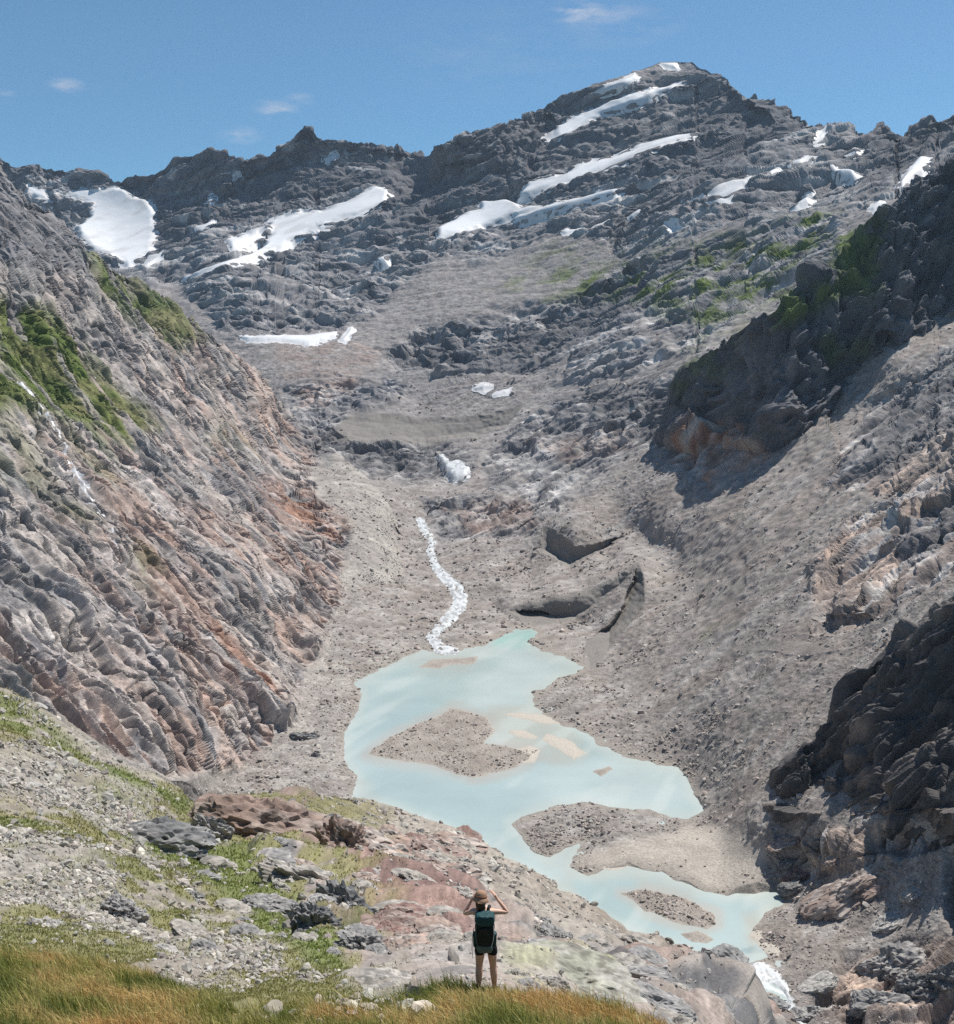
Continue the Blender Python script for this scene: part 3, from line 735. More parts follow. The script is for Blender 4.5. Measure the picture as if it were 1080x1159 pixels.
# ---- near hillside -------------------------------------------------------
topE = curve([(-160,740),(-60,765),(0,786),(40,806),(100,845),(150,872),(200,893),(215,915),(235,905),(280,898),(340,896),(400,900),(430,902),(455,908),(485,922),(530,943),(570,962),(600,978),
              (630,998),(660,1018),(710,1045),(760,1063),(810,1088),(830,1103),(860,1113),(884,1124),(900,1150),(960,1230),(1260,1300)])
botE = curve([(-160,1330),(1260,1420)])
ctrlE = [(-120,770,230),(0,786,250),(60,818,262),(100,845,275),(150,872,300),(200,893,330),(-120,900,95),(-120,1000,45),(-120,1100,24),(0,850,160),(0,920,95),(0,1000,55),(0,1060,32),(0,1159,19),
 (100,900,150),(100,960,95),(100,1050,42),(100,1120,25),(215,920,320),(215,960,160),(215,1010,90),(215,1060,48),(215,1130,25),
 (235,905,430),(280,900,480),(340,900,560),(300,950,260),(330,1000,120),(330,1060,50),(330,1120,28),
 (400,905,690),(410,935,430),(420,970,240),(430,1020,100),(430,1080,38),(430,1140,24),
 (500,960,440),(520,1000,200),(540,1040,90),(540,1080,38),(540,1110,24),(600,1010,330),(620,1050,140),(640,1080,62),(640,1110,33),(640,1140,23),
 (700,1075,260),(720,1100,110),(740,1125,50),(740,1150,30),(800,1110,280),(820,1135,130),(830,1159,70),(870,1140,330),(880,1159,220),
 (0,1300,11),(300,1300,12),(600,1300,13),(900,1300,25),(900,1200,90),(1100,1300,40),(1200,1400,24)]
for (x, y) in [(430,908),(455,917),(485,930),(530,950),(570,970),(600,986),(630,1006),(660,1026),(710,1053),(760,1071),(810,1096),(830,1111),(860,1121),(884,1132)]:
    ctrlE.append((x, y, float(lakeY(y))))
    ctrlE.append((x, y - 8, float(lakeY(y - 8)) * 1.005))
depthE0 = tps(ctrlE)
px, py, P = make_sheet(-110, 1190, topE, botE, depthE0, 1.15, 36, .9, .5)
LOD[:] = [3.0, 6.0]
sdl = lake_fix(P, 3.0, tail=40)
log('E base')
N = normals(smooth(P, 3))
mpp = P[..., 1] / FPX
def prj_noise(P, px, py):                       # size of the relief grows with the size of the hillside's features
    return None
GREEN_E = [(Outline(p), s) for p, s in [
 ([(-160,770),(0,790),(40,808),(110,855),(100,870),(50,850),(-160,830)], .9),
 ([(95,862),(140,872),(190,890),(216,915),(212,935),(180,915),(130,890)], 1.2),
 ([(-160,880),(0,905),(60,925),(120,950),(180,965),(230,985),(300,1000),(330,1040),(400,1085),(410,1110),(370,1110),(300,1060),(260,1020),(220,1010),(150,985),(80,960),(-160,940)], .85),
 ([(-160,990),(0,1005),(80,1020),(160,1045),(240,1090),(300,1110),(420,1110),(420,1250),(-160,1250)], .75),
 ([(150,940),(230,955),(290,965),(330,1010),(380,1060),(400,1090),(350,1085),(300,1040),(240,1005)], .95),
 ([(105,930),(125,920),(130,940),(110,945)], 1.2), ([(400,970),(460,985),(470,1000),(420,1000)], .45), ([(430,1000),(460,1020),(440,1045),(425,1030)], .6),
 ([(590,1030),(620,1030),(640,1050),(600,1045)], .3)]]
STONE_E = [(Outline(p), s) for p, s in [
 ([(-160,830),(50,850),(100,870),(170,900),(180,935),(120,925),(60,905),(-160,880)], .6),
 ([(-160,930),(0,945),(50,965),(120,990),(180,1040),(240,1080),(200,1080),(120,1045),(50,1020),(-160,1000)], .9),
 ([(210,1010),(250,1030),(300,1065),(340,1100),(280,1100),(220,1060)], .35)]]
RUST_E = [(Outline(p), s) for p, s in [
 ([(230,905),(330,898),(400,930),(410,975),(380,990),(330,960),(250,960)], .55), ([(395,950),(450,955),(530,1010),(530,1050),(440,1055),(395,1010)], .8)]]
LICH_E = Outline([(560,1062),(620,1068),(680,1085),(720,1110),(740,1140),(640,1120),(580,1100)])
ROCK_E = [Outline(p) for p in [[(230,900),(400,900),(430,950),(520,1000),(620,1060),(720,1080),(800,1110),(900,1150),(900,1300),(420,1300),(400,1090),(330,1020),(290,970),(235,960)]]]
QE = aniso(P, [0, 1, -.42], 5.)
YE = P[..., 1]
Wa = np.stack([fbm(QE, 30., 4, 5., .6), fbm(QE, 30., 4, 6., .6), fbm(QE, 30., 4, 7., .6)], -1)
wx, wy = px + 26 * Wa[..., 0], py + 20 * Wa[..., 1]
rockE = anyzone(ROCK_E, wx, wy, 8)
SE = np.array([.85, .45, -.35])
QE2 = aniso(P, SE, 2.2); QE2 = aniso(QE2, [0, 1, -.42], 3.) + 1.2 * Wa
bl = billow(QE2, 20., 7, 8., .56, .75, YE); fb = fbm(QE, 20., 7, 20., .55, YE)
led = ledges(QE2, [-.25, -.5, .8], 12., 2.2, 5., 3) * ss(20, 120, YE)
bf = fbm(QE, 60., 2, 29., .5, YE)
d = (bl * 17 + led * .35) * rockE * ss(10, 120, YE) ** .5 + fb * (1 - rockE) * 3.2 + bf * 5
fcE = facets(aniso(P, [0, 1, -.42], 3.5) + 1.5 * noise(QE, 14., 5.)[..., None], 5.5, 3., 3, 1., .45) * .42 * ss(15, 60, YE)
gr = grain(QE, 3.); spE = np.minimum(spacing(QE), 2)
stn = np.abs(noise(QE, .8, 77.)) * ss(2.8, 1.4, spacing(QE) / .8) + 2.6 * np.abs(noise(QE, 2.6, 78.)) * ss(2.8, 1.4, spacing(QE) / 2.6) * ss(60, 140, YE)
d += stn * .2 * (1 - rockE) + fcE * (rockE * .9 + .12) + gr * spE * .35
d *= (1 - .9 * ss(-10, 0, sdl)) * ss(8, 26, YE)
P = P + N * d[..., None]
ES = smooth(P, 1)
v1 = fbm(QE, 24., 6, 140., .6, YE); v2 = fbm(QE2, 8., 6, 144., .65, YE); v3 = fbm(QE2, 26., 4, 148., .6, YE)
lam_ = np.clip(spacing(QE), .05, 6)
sp = 0
for l0 in (.15, .5, 1.6, 5.): sp = sp + noise(QE, l0, 61.) * ss(1.1, 1.8, l0 / lam_) * ss(9., 4., l0 / lam_)
sp2 = fbm(QE, 3., 5, 63., .6, YE)
col = lerp(C(.32,.285,.245), C(.25, .215, .18), ss(-.3, .3, v1))
rc = lerp(PALE * .82, C(.30, .225, .19), ss(-.2, .3, v3)); rc = lerp(rc, GREY * .7, ss(.0, .3, v2) * .85)
fE = fissures(P, SE, 2.2, .07, 270., 5., Wa * 2.) * ss(25, 60, YE) * ss(300, 150, YE) + fissures(P, SE, 8., .06, 280., 5., Wa * 4.) * ss(80, 200, YE)
rc = lerp(rc, DARK * .9, np.clip(fE, 0, .85))
col = lerp(col, rc, rockE)
for o, s in RUST_E: col = lerp(col, lerp(MAROON, PINK, ss(-.3, .6, v2)), zone(o, wx, wy, 12) * s * 1.2 * ss(-.4, .2, v3 + .2))
gm = .9 * ss(480, 380, px) * ss(880, 930, py + .1 * px) * ss(-.2, .1, sp2 + .4 * v1)
for o, s in GREEN_E: gm = np.maximum(gm, zone(o, wx, wy, 10) * ss(-.25, .1, v2 * .6 + sp2 * .6 + .7 * (s - .7)) * min(1, s))
for o, s in STONE_E: gm = gm * (1 - zone(o, wx, wy, 8) * s * .65); col = lerp(col, DUST * .85, zone(o, wx, wy, 8) * s * .7)
gcol = lerp(C(.135, .15, .045), C(.22, .20, .095), ss(-.3, .3, v1 + .3 * sp2)); 
gcol = lerp(gcol, C(.115, .15, .038), np.maximum(zone(GREEN_E[1][0], wx, wy, 6), zone(GREEN_E[4][0], wx, wy, 10)) * .7)
col = lerp(col, gcol, gm)
col = lerp(col, C(.35, .345, .20), zone(LICH_E, wx, wy, 14) * ss(-.15, .2, v2 + .3 * sp2) * .6)
col = col * np.exp(.42 * v2 * (.3 + .7 * rockE) + .36 * gr * (1 - .5 * gm) + .12 * sp)[..., None]
wet = ss(-9, -1, sdl); col = lerp(col, C(.33, .30, .265), wet * .7)
m_E = ground_mat('hillside', .35, .35)
tag(mesh_from('hillside', P, grid_faces(*px.shape), m_E, {'Col': np.clip(col, .01, .9).reshape(-1, 3)}), kind='structure')
LOD[:] = [2.3, 4.8]
E = dict(px=px, py=py, P=P, S=ES, N=N, sd=sdl, rock=rockE, green=gm, col=col)
log('E done')

# ---- grassy knoll in front ----------------------------------------------
TOPF = [(-300,1040),(-100,1062),(0,1078),(60,1085),(130,1097),(190,1112),(235,1140),(270,1150),(330,1143),(380,1132),(410,1130),(440,1140),(465,1128),(500,1118),(540,1122),(570,1124),(600,1128),(650,1136),(700,1146),(740,1160),(800,1190),(900,1240),(1260,1380)]
topF = curve(TOPF)
ctrlF = [(-250,1050,19),(0,1080,18.5),(130,1097,18),(235,1140,15.5),(330,1143,15.5),(410,1130,16.5),(440,1140,16),(500,1118,17.4),(550,1122,17.2),(600,1128,17),(700,1146,16.5),(800,1190,15),(1000,1280,13),(1200,1380,11),
 (0,1159,14),(540,1159,14.3),(-250,1159,14),(0,1400,7.2),(540,1400,7.2),(1000,1400,8.5),(-250,1400,7),(0,1800,2.8),(540,1800,2.8),(1100,1800,3)]
depthF = tps(ctrlF)
px, py, P = make_sheet(-300, 1300, topF, curve([(-300, 1850), (1300, 1850)]), depthF, 5.0, 20, .9)
N = normals(P)
P = P + np.array([0, 0, 1.]) * (fbm(P, 1.6, 3, 2.) * .10)[..., None]
col = lerp(C(.22, .17, .08), C(.12, .12, .04), ss(-.3, .3, fbm(P, 1.2, 3, 9.)))
tag(mesh_from('knoll', P, grid_faces(*px.shape), ground_mat('turf soil', .05, .02), {'Col': np.clip(col, .01, .9).reshape(-1, 3)}), kind='structure')
FK = dict(px=px, py=py, P=P, N=N)
log('F done')
# ------------------------------------------------------------------ lake
def water_mat(name, col, rough, bump, scale):
    m = bpy.data.materials.new(name); m.use_nodes = True
    nt = m.node_tree; N = nt.nodes; L = nt.links; b = N['Principled BSDF']
    b.inputs['Roughness'].default_value = rough; b.inputs['IOR'].default_value = 1.33
    tc = N.new('ShaderNodeTexCoord')
    at_ = N.new('ShaderNodeAttribute'); at_.attribute_name = 'Col'
    n2 = N.new('ShaderNodeTexNoise'); n2.inputs['Scale'].default_value = .02; n2.inputs['Detail'].default_value = 5
    L.new(tc.outputs['Object'], n2.inputs['Vector'])
    mr = N.new('ShaderNodeMapRange'); mr.inputs[1].default_value = .3; mr.inputs[2].default_value = .7; mr.inputs[3].default_value = .93; mr.inputs[4].default_value = 1.07
    L.new(n2.outputs['Fac'], mr.inputs[0])
    mx = N.new('ShaderNodeVectorMath'); mx.operation = 'SCALE'; L.new(at_.outputs['Color'], mx.inputs[0]); L.new(mr.outputs[0], mx.inputs['Scale'])
    L.new(mx.outputs[0], b.inputs['Base Color'])
    n1 = N.new('ShaderNodeTexNoise'); n1.inputs['Scale'].default_value = scale; n1.inputs['Detail'].default_value = 3
    L.new(tc.outputs['Object'], n1.inputs['Vector'])
    bp = N.new('ShaderNodeBump'); bp.inputs['Strength'].default_value = .3; bp.inputs['Distance'].default_value = bump
    L.new(n1.outputs['Fac'], bp.inputs['Height']); L.new(bp.outputs[0], b.inputs['Normal'])
    return m
ys = np.arange(690, 1180, 2.0); xs = np.arange(360, 940, 2.0)
GXp, GYp = np.meshgrid(xs, ys); PL = at(GXp, GYp, lakeY(GYp)); PL[..., 2] = -H
lsd = lake_sd(GXp, GYp)
SHOAL = [(Outline(p, 30), s) for p, s in [([(545,795),(600,800),(640,825),(665,850),(660,862),(625,862),(600,850),(560,850),(560,820)], .75),
         ([(845,1040),(890,1035),(900,1080),(880,1090),(855,1075)], .9), ([(400,880),(420,880),(420,912),(400,912)], .5), ([(660,950),(740,985),(800,1005),(800,1020),(700,1000),(650,985)], .45),
         ([(600,1000),(640,1005),(660,1025),(620,1010)], .7), ([(560,720),(600,712),(612,722),(580,732),(560,735)], -.8), ([(460,745),(520,740),(550,745),(530,762),(470,762)], .5), ([(600,960),(660,955),(680,990),(620,985)], .3)]]
ISLO = [Outline(p, 40) for p in [[(414,855),(435,838),(460,825),(490,811),(510,802),(530,805),(552,812),(560,828),(550,840),(575,845),(610,850),(600,862),(570,872),(535,882),(515,874),(490,867),(460,862),(435,858)], [(703,1011),(730,1007),(775,1017),(810,1035),(812,1045),(800,1050),(760,1042),(730,1030),(718,1018)]]]
nz = fbm(PL, 25., 4, 3.); nz2 = fbm(PL, 9., 3, 13.)
wc = lerp(C(.33,.415,.405), C(.415,.48,.465), ss(-.5, .5, fbm(PL, 120., 3, 8.)))
wc = lerp(wc, C(.45,.49,.45), ss(14, 0, lsd) * .7)
for o, s in SHOAL:
    z = ss(-10, 10, o(GXp, GYp) + 14 * nz)
    wc = lerp(wc, C(.40,.40,.345) if s > 0 else C(.26,.47,.42), z * ss(-.25, .25, nz2 + .3) * abs(s))
wc = lerp(wc, C(.20,.28,.29), ss(.45, .6, fbm(aniso(PL, [1, .3, 0], 4), 14., 3, 18.)) * .5)
for o in ISLO: wc = lerp(wc, C(.40,.385,.34), ss(-13, -1, o(GXp, GYp) + 7 * nz) * .75)
wc = lerp(wc, C(.50,.545,.51), ss(.1, .4, fbm(aniso(PL, [.5, 1, 0], 5), 22., 4, 28.)) * .45)
foam = ss(1085, 1120, GYp) * ss(.0, .3, noise(aniso(PL, [.7, -.7, 0], 3), 2.5, 4.) + .15)
wc = lerp(wc, C(.75,.78,.76), foam * .8)
fl = grid_faces(*GXp.shape); keep = (lsd.reshape(-1)[fl] > -16).any(1) & (GYp.reshape(-1)[fl].max(1) < 1134)
V2, F2, A2 = compact(PL.reshape(-1, 3), fl[keep], {'Col': wc.reshape(-1, 3)})
tag(mesh_from('lake', V2, F2, water_mat('glacial water', None, .14, .10, .5), A2, True), kind='structure')

# gravel islands: low mounds standing in the water
ISL = [([(414,855),(435,838),(460,825),(490,811),(510,802),(530,805),(552,812),(560,828),(550,840),(575,845),(610,850),(600,862),(570,872),(535,882),(515,874),(490,867),(460,862),(435,858)], 5.0),
       ([(703,1011),(730,1007),(775,1017),(810,1035),(812,1045),(800,1050),(760,1042),(730,1030),(718,1018)], 3.5),
       ([(770,1057),(790,1053),(810,1063),(800,1067),(785,1066)], 1.3), ([(672,873),(690,866),(697,871),(680,878)], 1.4),
       ([(465,757),(490,747),(545,741),(538,750),(495,757)], 1.2),
       ([(578,850),(600,843),(612,850),(604,862),(585,864)], 1.0), ([(618,828),(645,838),(662,852),(650,860),(632,848),(612,838)], .5),
       ([(568,808),(590,805),(622,812),(640,820),(612,819),(590,815)], .45), ([(572,826),(592,826),(612,834),(604,838),(585,834)], .5), ([(655,966),(690,972),(720,976),(700,985),(672,984)], .4),
       ([(848,1060),(862,1040),(880,1036),(898,1052),(901,1078),(884,1089),(866,1078)], .9)]
ISLS = {}
m_isl = ground_mat('island gravel', .8, .6)
for k, (poly, hh) in enumerate(ISL):
    a = np.asarray(poly, float); xs = np.arange(a[:, 0].min() - 14, a[:, 0].max() + 14, 1.0); ys = np.arange(a[:, 1].min() - 14, a[:, 1].max() + 14, .9)
    GX_, GY_ = np.meshgrid(xs, ys); P = at(GX_, GY_, lakeY(GY_)); P[..., 2] = -H
    o = Outline(poly, 40); s = o(GX_, GY_) + 3.0 * fbm(P, 18., 3, k * 9.)
    w_ = min(a[:, 0].ptp() if hasattr(a[:, 0], 'ptp') else np.ptp(a[:, 0]), 2.2 * np.ptp(a[:, 1])) * .3
    up = np.clip(s / w_, -1, 1.2)
    z = np.where(s > 0, hh * (up ** .75 if False else np.sign(up) * np.abs(up) ** .8), s * .25)
    z = z + (fbm(P, 9., 3, 5.) * .22 * hh + np.abs(noise(P, 1.6, 3.)) * .6 * min(1, hh / 3)) * ss(0, 5, s)
    P[..., 2] += z
    v1 = fbm(P, 12., 3, 14.); sp = noise(P, 1.8, 61.)
    c = lerp(C(.27,.235,.205), C(.33,.295,.26), ss(-.3, .4, v1)) if hh > 1.05 else np.broadcast_to(C(.46,.42,.36), P.shape)
    c = lerp(c, C(.40,.37,.32), ss(3, 0, s) * .6) * (1 + .22 * sp * (hh > 1.05))[..., None]
    fl = grid_faces(*GX_.shape); keep = (s.reshape(-1)[fl] > -8).any(1)
    V2, F2, A2 = compact(P.reshape(-1, 3), fl[keep], {'Col': np.clip(c, .01, .9).reshape(-1, 3)})
    tag(mesh_from('gravel_island' if hh > 1.05 else 'sandbar', V2, F2, m_isl, A2), kind='structure')
    ISLS[k] = (P, s, hh)

# ------------------------------------------------------------------ sheets laid over the ground (snow, running water)
def overlay(name, lay, poly, thick, mat, colf=None, wob=2.0, nsc=25., lift=0.0, half=None, smooth_k=2, taper=5.0, braid=0):
    a = np.asarray(poly, float)
    pad = (max(half) if half is not None else 0) + 8
    px, py, S, N = lay['px'], lay['py'], lay['S'], lay['N']
    m = (px > a[:, 0].min() - pad) & (px < a[:, 0].max() + pad) & (py > a[:, 1].min() - pad) & (py < a[:, 1].max() + pad)
    r, c = np.where(m); r0, r1, c0, c1 = r.min(), r.max() + 1, c.min(), c.max() + 1
    sl_ = np.s_[r0:r1, c0:c1]
    X, Y, Sp, Nn = px[sl_], py[sl_], smooth(S[sl_], smooth_k), N[sl_]
    if half is None:
        d, ins = seg_dist(X, Y, a); s = np.where(ins, d, -d)
    else:
        s = np.full(X.shape, -99.)
        for i in range(len(a) - 1):
            d, _ = seg_dist(X, Y, a[i:i + 2], False)
            s = np.maximum(s, (half[i] + half[i + 1]) / 2 - d)
    s = s + wob * fbm(Sp, nsc, 4, 3.3)
    if braid: s = s - braid * ss(.12, .4, fbm(aniso(Sp, [0, 1, -.2], 3.), 9., 3, 91.)) * ss(2, 5, s + 1.5)
    tt = ss(-1.5, taper, s)
    P = Sp + Nn * ((tt - .35) * thick * 1.5 + lift)[..., None] + Nn * (fbm(Sp, nsc * 1.5, 3, 8.) * thick * .3)[..., None]
    fl = grid_faces(*X.shape); keep = (s.reshape(-1)[fl] > -2.0).any(1)
    cc = colf(P, s) if colf else np.full(P.shape, .8)
    V2, F2, A2 = compact(P.reshape(-1, 3), fl[keep], {'Col': np.clip(cc, .01, .95).reshape(-1, 3)})
    return mesh_from(name, V2, F2, mat, A2, True)
def snow_mat():
    m = ground_mat('old snow', 8.0, .12, .05, .55, .3); return m
m_snow = snow_mat()
def snowc(P, s):
    g = np.clip(ss(.0, .5, fbm(aniso(P, [.5, .3, .5], 3), 60., 4, 71.)) + .8 * ss(5, 0, s + 3 * noise(P, 30., 4.)), 0, 1)
    return lerp(C(.78, .785, .79), C(.52, .50, .48), g * .5)
for poly, th, lab, cat in SNOWS:
    o = overlay('glacier' if cat else 'snow_patch', M, poly, 3., m_snow, snowc, wob=4.2 if th > 6 else 1.6, nsc=70. if th > 6 else 25., lift=1.6 if th > 6 else 2.2)
    tag(o, lab, cat or 'snow patch', None if cat else 'snow patches on the mountains')

def foamc(P, s):
    q = grain(aniso(P, [0, 1, -.2], 2.5), 5.) * .9 + .5 * noise(aniso(P, [0, 1, -.2], 4), 6., 5.) + .15
    return lerp(C(.38, .385, .38), C(.66, .68, .68), ss(-.4, .3, q))
m_foam = ground_mat('white water', 1.0, .5, .12, .35, .5)
st = STREAM
o = overlay('stream', M, [s[:2] for s in st], .5, m_foam, foamc, wob=3.4, nsc=10., lift=.5, smooth_k=4, braid=9, half=[s[2] * .55 for s in st], taper=2.0); tag(o, kind='structure')
st = OUTLET
o = overlay('outlet_stream', M, [s[:2] for s in st], .5, m_foam, foamc, wob=2., nsc=8., lift=.3, smooth_k=3, half=[s[2] for s in st], taper=2.5); tag(o, kind='structure')
o = overlay('waterfall', M, FALL, 2.0, m_foam, foamc, wob=2.5, nsc=12., lift=1.0); tag(o, kind='structure')
st = [(18,440,1.3),(45,470,1.3),(58,478,2.0),(68,495,2.6),(75,515,2.6),(85,535,2.6),(100,560,2.4),(115,578,2.0),(126,595,2.0),(133,618,2.6)]
def thinc(P, s): return lerp(C(.35,.35,.36), C(.62,.63,.65), ss(-.2, .3, noise(P, 5., 5.)))
o = overlay('cascade', D, [s[:2] for s in st], 1.6, m_foam, thinc, wob=1.6, nsc=12., lift=.7, half=[s[2] * .32 for s in st], taper=1.5); tag(o, kind='structure')
log('overlays')
# ------------------------------------------------------------------ loose stones
def ico(sub):
    import bmesh
    bm = bmesh.new(); bmesh.ops.create_icosphere(bm, subdivisions=sub, radius=1.0)
    v = np.array([x.co[:] for x in bm.verts]); f = np.array([[q.index for q in x.verts] for x in bm.faces]); bm.free()
    return v, f
I1, I2, I3, I5 = ico(1), ico(2), ico(3), ico(5)
def rock_template(base, seed, blocky=.5):
    r = np.random.default_rng(seed); v, f = base; v = v.copy()
    for _ in range(7):                               # shear planes
        n = r.normal(size=3); n /= np.linalg.norm(n); dd = r.uniform(.45, .85)
        h = v @ n; v -= np.maximum(h - dd, 0)[:, None] * n * .95
    v *= 1 + .12 * r.normal(size=(len(v), 1)) * (1 if len(v) < 50 else .3)
    return v * np.array([1.15, .85, .7]), f
TEMPL = [rock_template(I1, k) for k in range(10)]
TEMPL2 = [rock_template(I2, 50 + k) for k in range(8)]

def rotz(a): c, s = np.cos(a), np.sin(a); z = 0 * a; return np.stack([np.stack([c, -s, z], -1), np.stack([s, c, z], -1), np.stack([z, z, z + 1], -1)], -2)

def scatter(name, pts, size, colr, mat, templ, sink=.25, label=None, cat=None):
    """many loose stones as one mesh"""
    n = len(pts); k = RNG.integers(0, len(templ), n); VV, FF, CC = [], [], []; off = 0
    A = rotz(RNG.uniform(0, 6.28, n)); til = RNG.normal(0, .3, (n, 2))
    for t in range(len(templ)):
        m = np.where(k == t)[0]
        if not len(m): continue
        v, f = templ[t]
        w = np.einsum('nij,kj->nki', A[m], v) * size[m][:, None, None] * RNG.uniform(.75, 1.25, (len(m), 1, 3))
        w[..., 2] += til[m, 0:1] * w[..., 0] + til[m, 1:2] * w[..., 1] + (size[m] * (.45 - sink))[:, None]
        w += pts[m][:, None]
        VV.append(w.reshape(-1, 3)); FF.append((f[None] + (np.arange(len(m)) * len(v))[:, None, None]).reshape(-1, 3) + off)
        CC.append(np.repeat(colr[m], len(v), 0)); off += len(m) * len(v)
    o = mesh_from(name, np.concatenate(VV), np.concatenate(FF), mat, {'Col': np.clip(np.concatenate(CC), .01, .9)})
    return tag(o, label, cat, kind='stuff')

def pick(lay, n, wgt, ymin=-1e9, ymax=1e9, xmin=-60, xmax=1140):
    w = wgt * (lay['py'] > ymin) * (lay['py'] < ymax) * (lay['px'] > xmin) * (lay['px'] < xmax)
    w = np.maximum(w, 0).ravel(); c = np.cumsum(w); i = np.searchsorted(c, RNG.uniform(0, c[-1], n))
    P = lay['P'].reshape(-1, 3)
    return P[i] + (RNG.uniform(-.5, .5, (n, 1)) * 0), i

def stone_cols(n, base, var=.3, light=.15):
    c = np.asarray(base)[None] * np.exp(RNG.normal(0, var, (n, 1))) * (1 + RNG.normal(0, .018, (n, 3)))
    l = RNG.random(n) < light; c[l] = c[l] * .4 + np.array([.45, .43, .40]) * .6
    return c
m_st = ground_mat('loose stone', .6, .1, .2)
# rubble of the valley floor, right slope and moraines
pyM, pxM = M['py'], M['px']; ok = (M['P'][..., 1] < 2300) & (M['sd'] < -1)
dens = ok * (1 - .85 * M['rock']) * (1 - .93 * M['fine']) * (.35 + ss(-.1, .5, fbm(M['P'], 55., 3, 90.)) * 1.3)
dens = dens * (1 + 1.6 * ss(-60, -5, M['sd'])) * (.35 + .65 * ss(480, 640, pyM))
dens = dens * (1 + 2.5 * ss(.1, .4, fbm(aniso(M['P'], [.62, .45, .4], 7.), 24., 3, 187., .6)))
Pt, i = pick(M, 32000, dens)
mpp_ = Pt[:, 1] / FPX; sz = mpp_ * (0.5 + RNG.exponential(.62, len(Pt))) ; sz = np.clip(sz, .2, 4.5)
scatter('slope_rubble', Pt, sz, stone_cols(len(Pt), (.32, .28, .25), .28, .2), m_st, TEMPL)
ok = (D['sd'] < -1)
dens = ok * (1 - .9 * D['rock']) * (.3 + ss(-.1, .5, fbm(D['P'], 40., 3, 90.)) * 1.3) * (D['px'] < 470)
Pt, i = pick(D, 9000, dens)
mpp_ = Pt[:, 1] / FPX; sz = np.clip(mpp_ * (0.5 + RNG.exponential(.4, len(Pt))), .2, 3.5)
scatter('scree_rubble', Pt, sz, stone_cols(len(Pt), (.37, .34, .31), .25, .2), m_st, TEMPL)
for k in (0, 1):
    P_, s_, h_ = ISLS[k]; w = (s_ > 1).astype(float)
    lay = dict(px=0 * s_ + 500, py=0 * s_ + 900, P=P_)
    Pt, i = pick(lay, 1500 if k == 0 else 500, w * (.3 + ss(0, .4, fbm(P_, 16., 3, 9.))))
    scatter('island_rubble', Pt, .22 + RNG.exponential(.3, len(Pt)), stone_cols(len(Pt), (.33, .285, .25)), m_st, TEMPL)
# stones of the near hillside
stn_z = anyzone([o for o, s in STONE_E], E['px'] + 26 * Wa[..., 0], E['py'] + 20 * Wa[..., 1], 10)
cl = ss(0., .35, fbm(aniso(E['P'], [0, 1, -.42], 5.), 9., 4, 33., .6, E['P'][..., 1]))
left = ss(520, 380, E['px'])
dens = (E['sd'] < -2) * ((.05 + .35 * cl) * (1 - .75 * E['green']) + stn_z * (.1 + 1.0 * cl) + .5 * (1 - left) * ss(940, 1000, E['py']) * 0)
dens = dens * (E['py'] < 1135) * (.75 + .25 * (E['px'] < 420)) * (1 - .2 * E['rock'])
Pt, i = pick(E, 24000, dens)
mpp_ = Pt[:, 1] / FPX; sz = np.clip(mpp_ * (0.8 + RNG.exponential(1.15, len(Pt))), .03, 2.6)
c_ = stone_cols(len(Pt), (.35, .32, .28), .28, .22); scatter('hillside_stones', Pt, sz, c_, m_st, TEMPL2, .2)

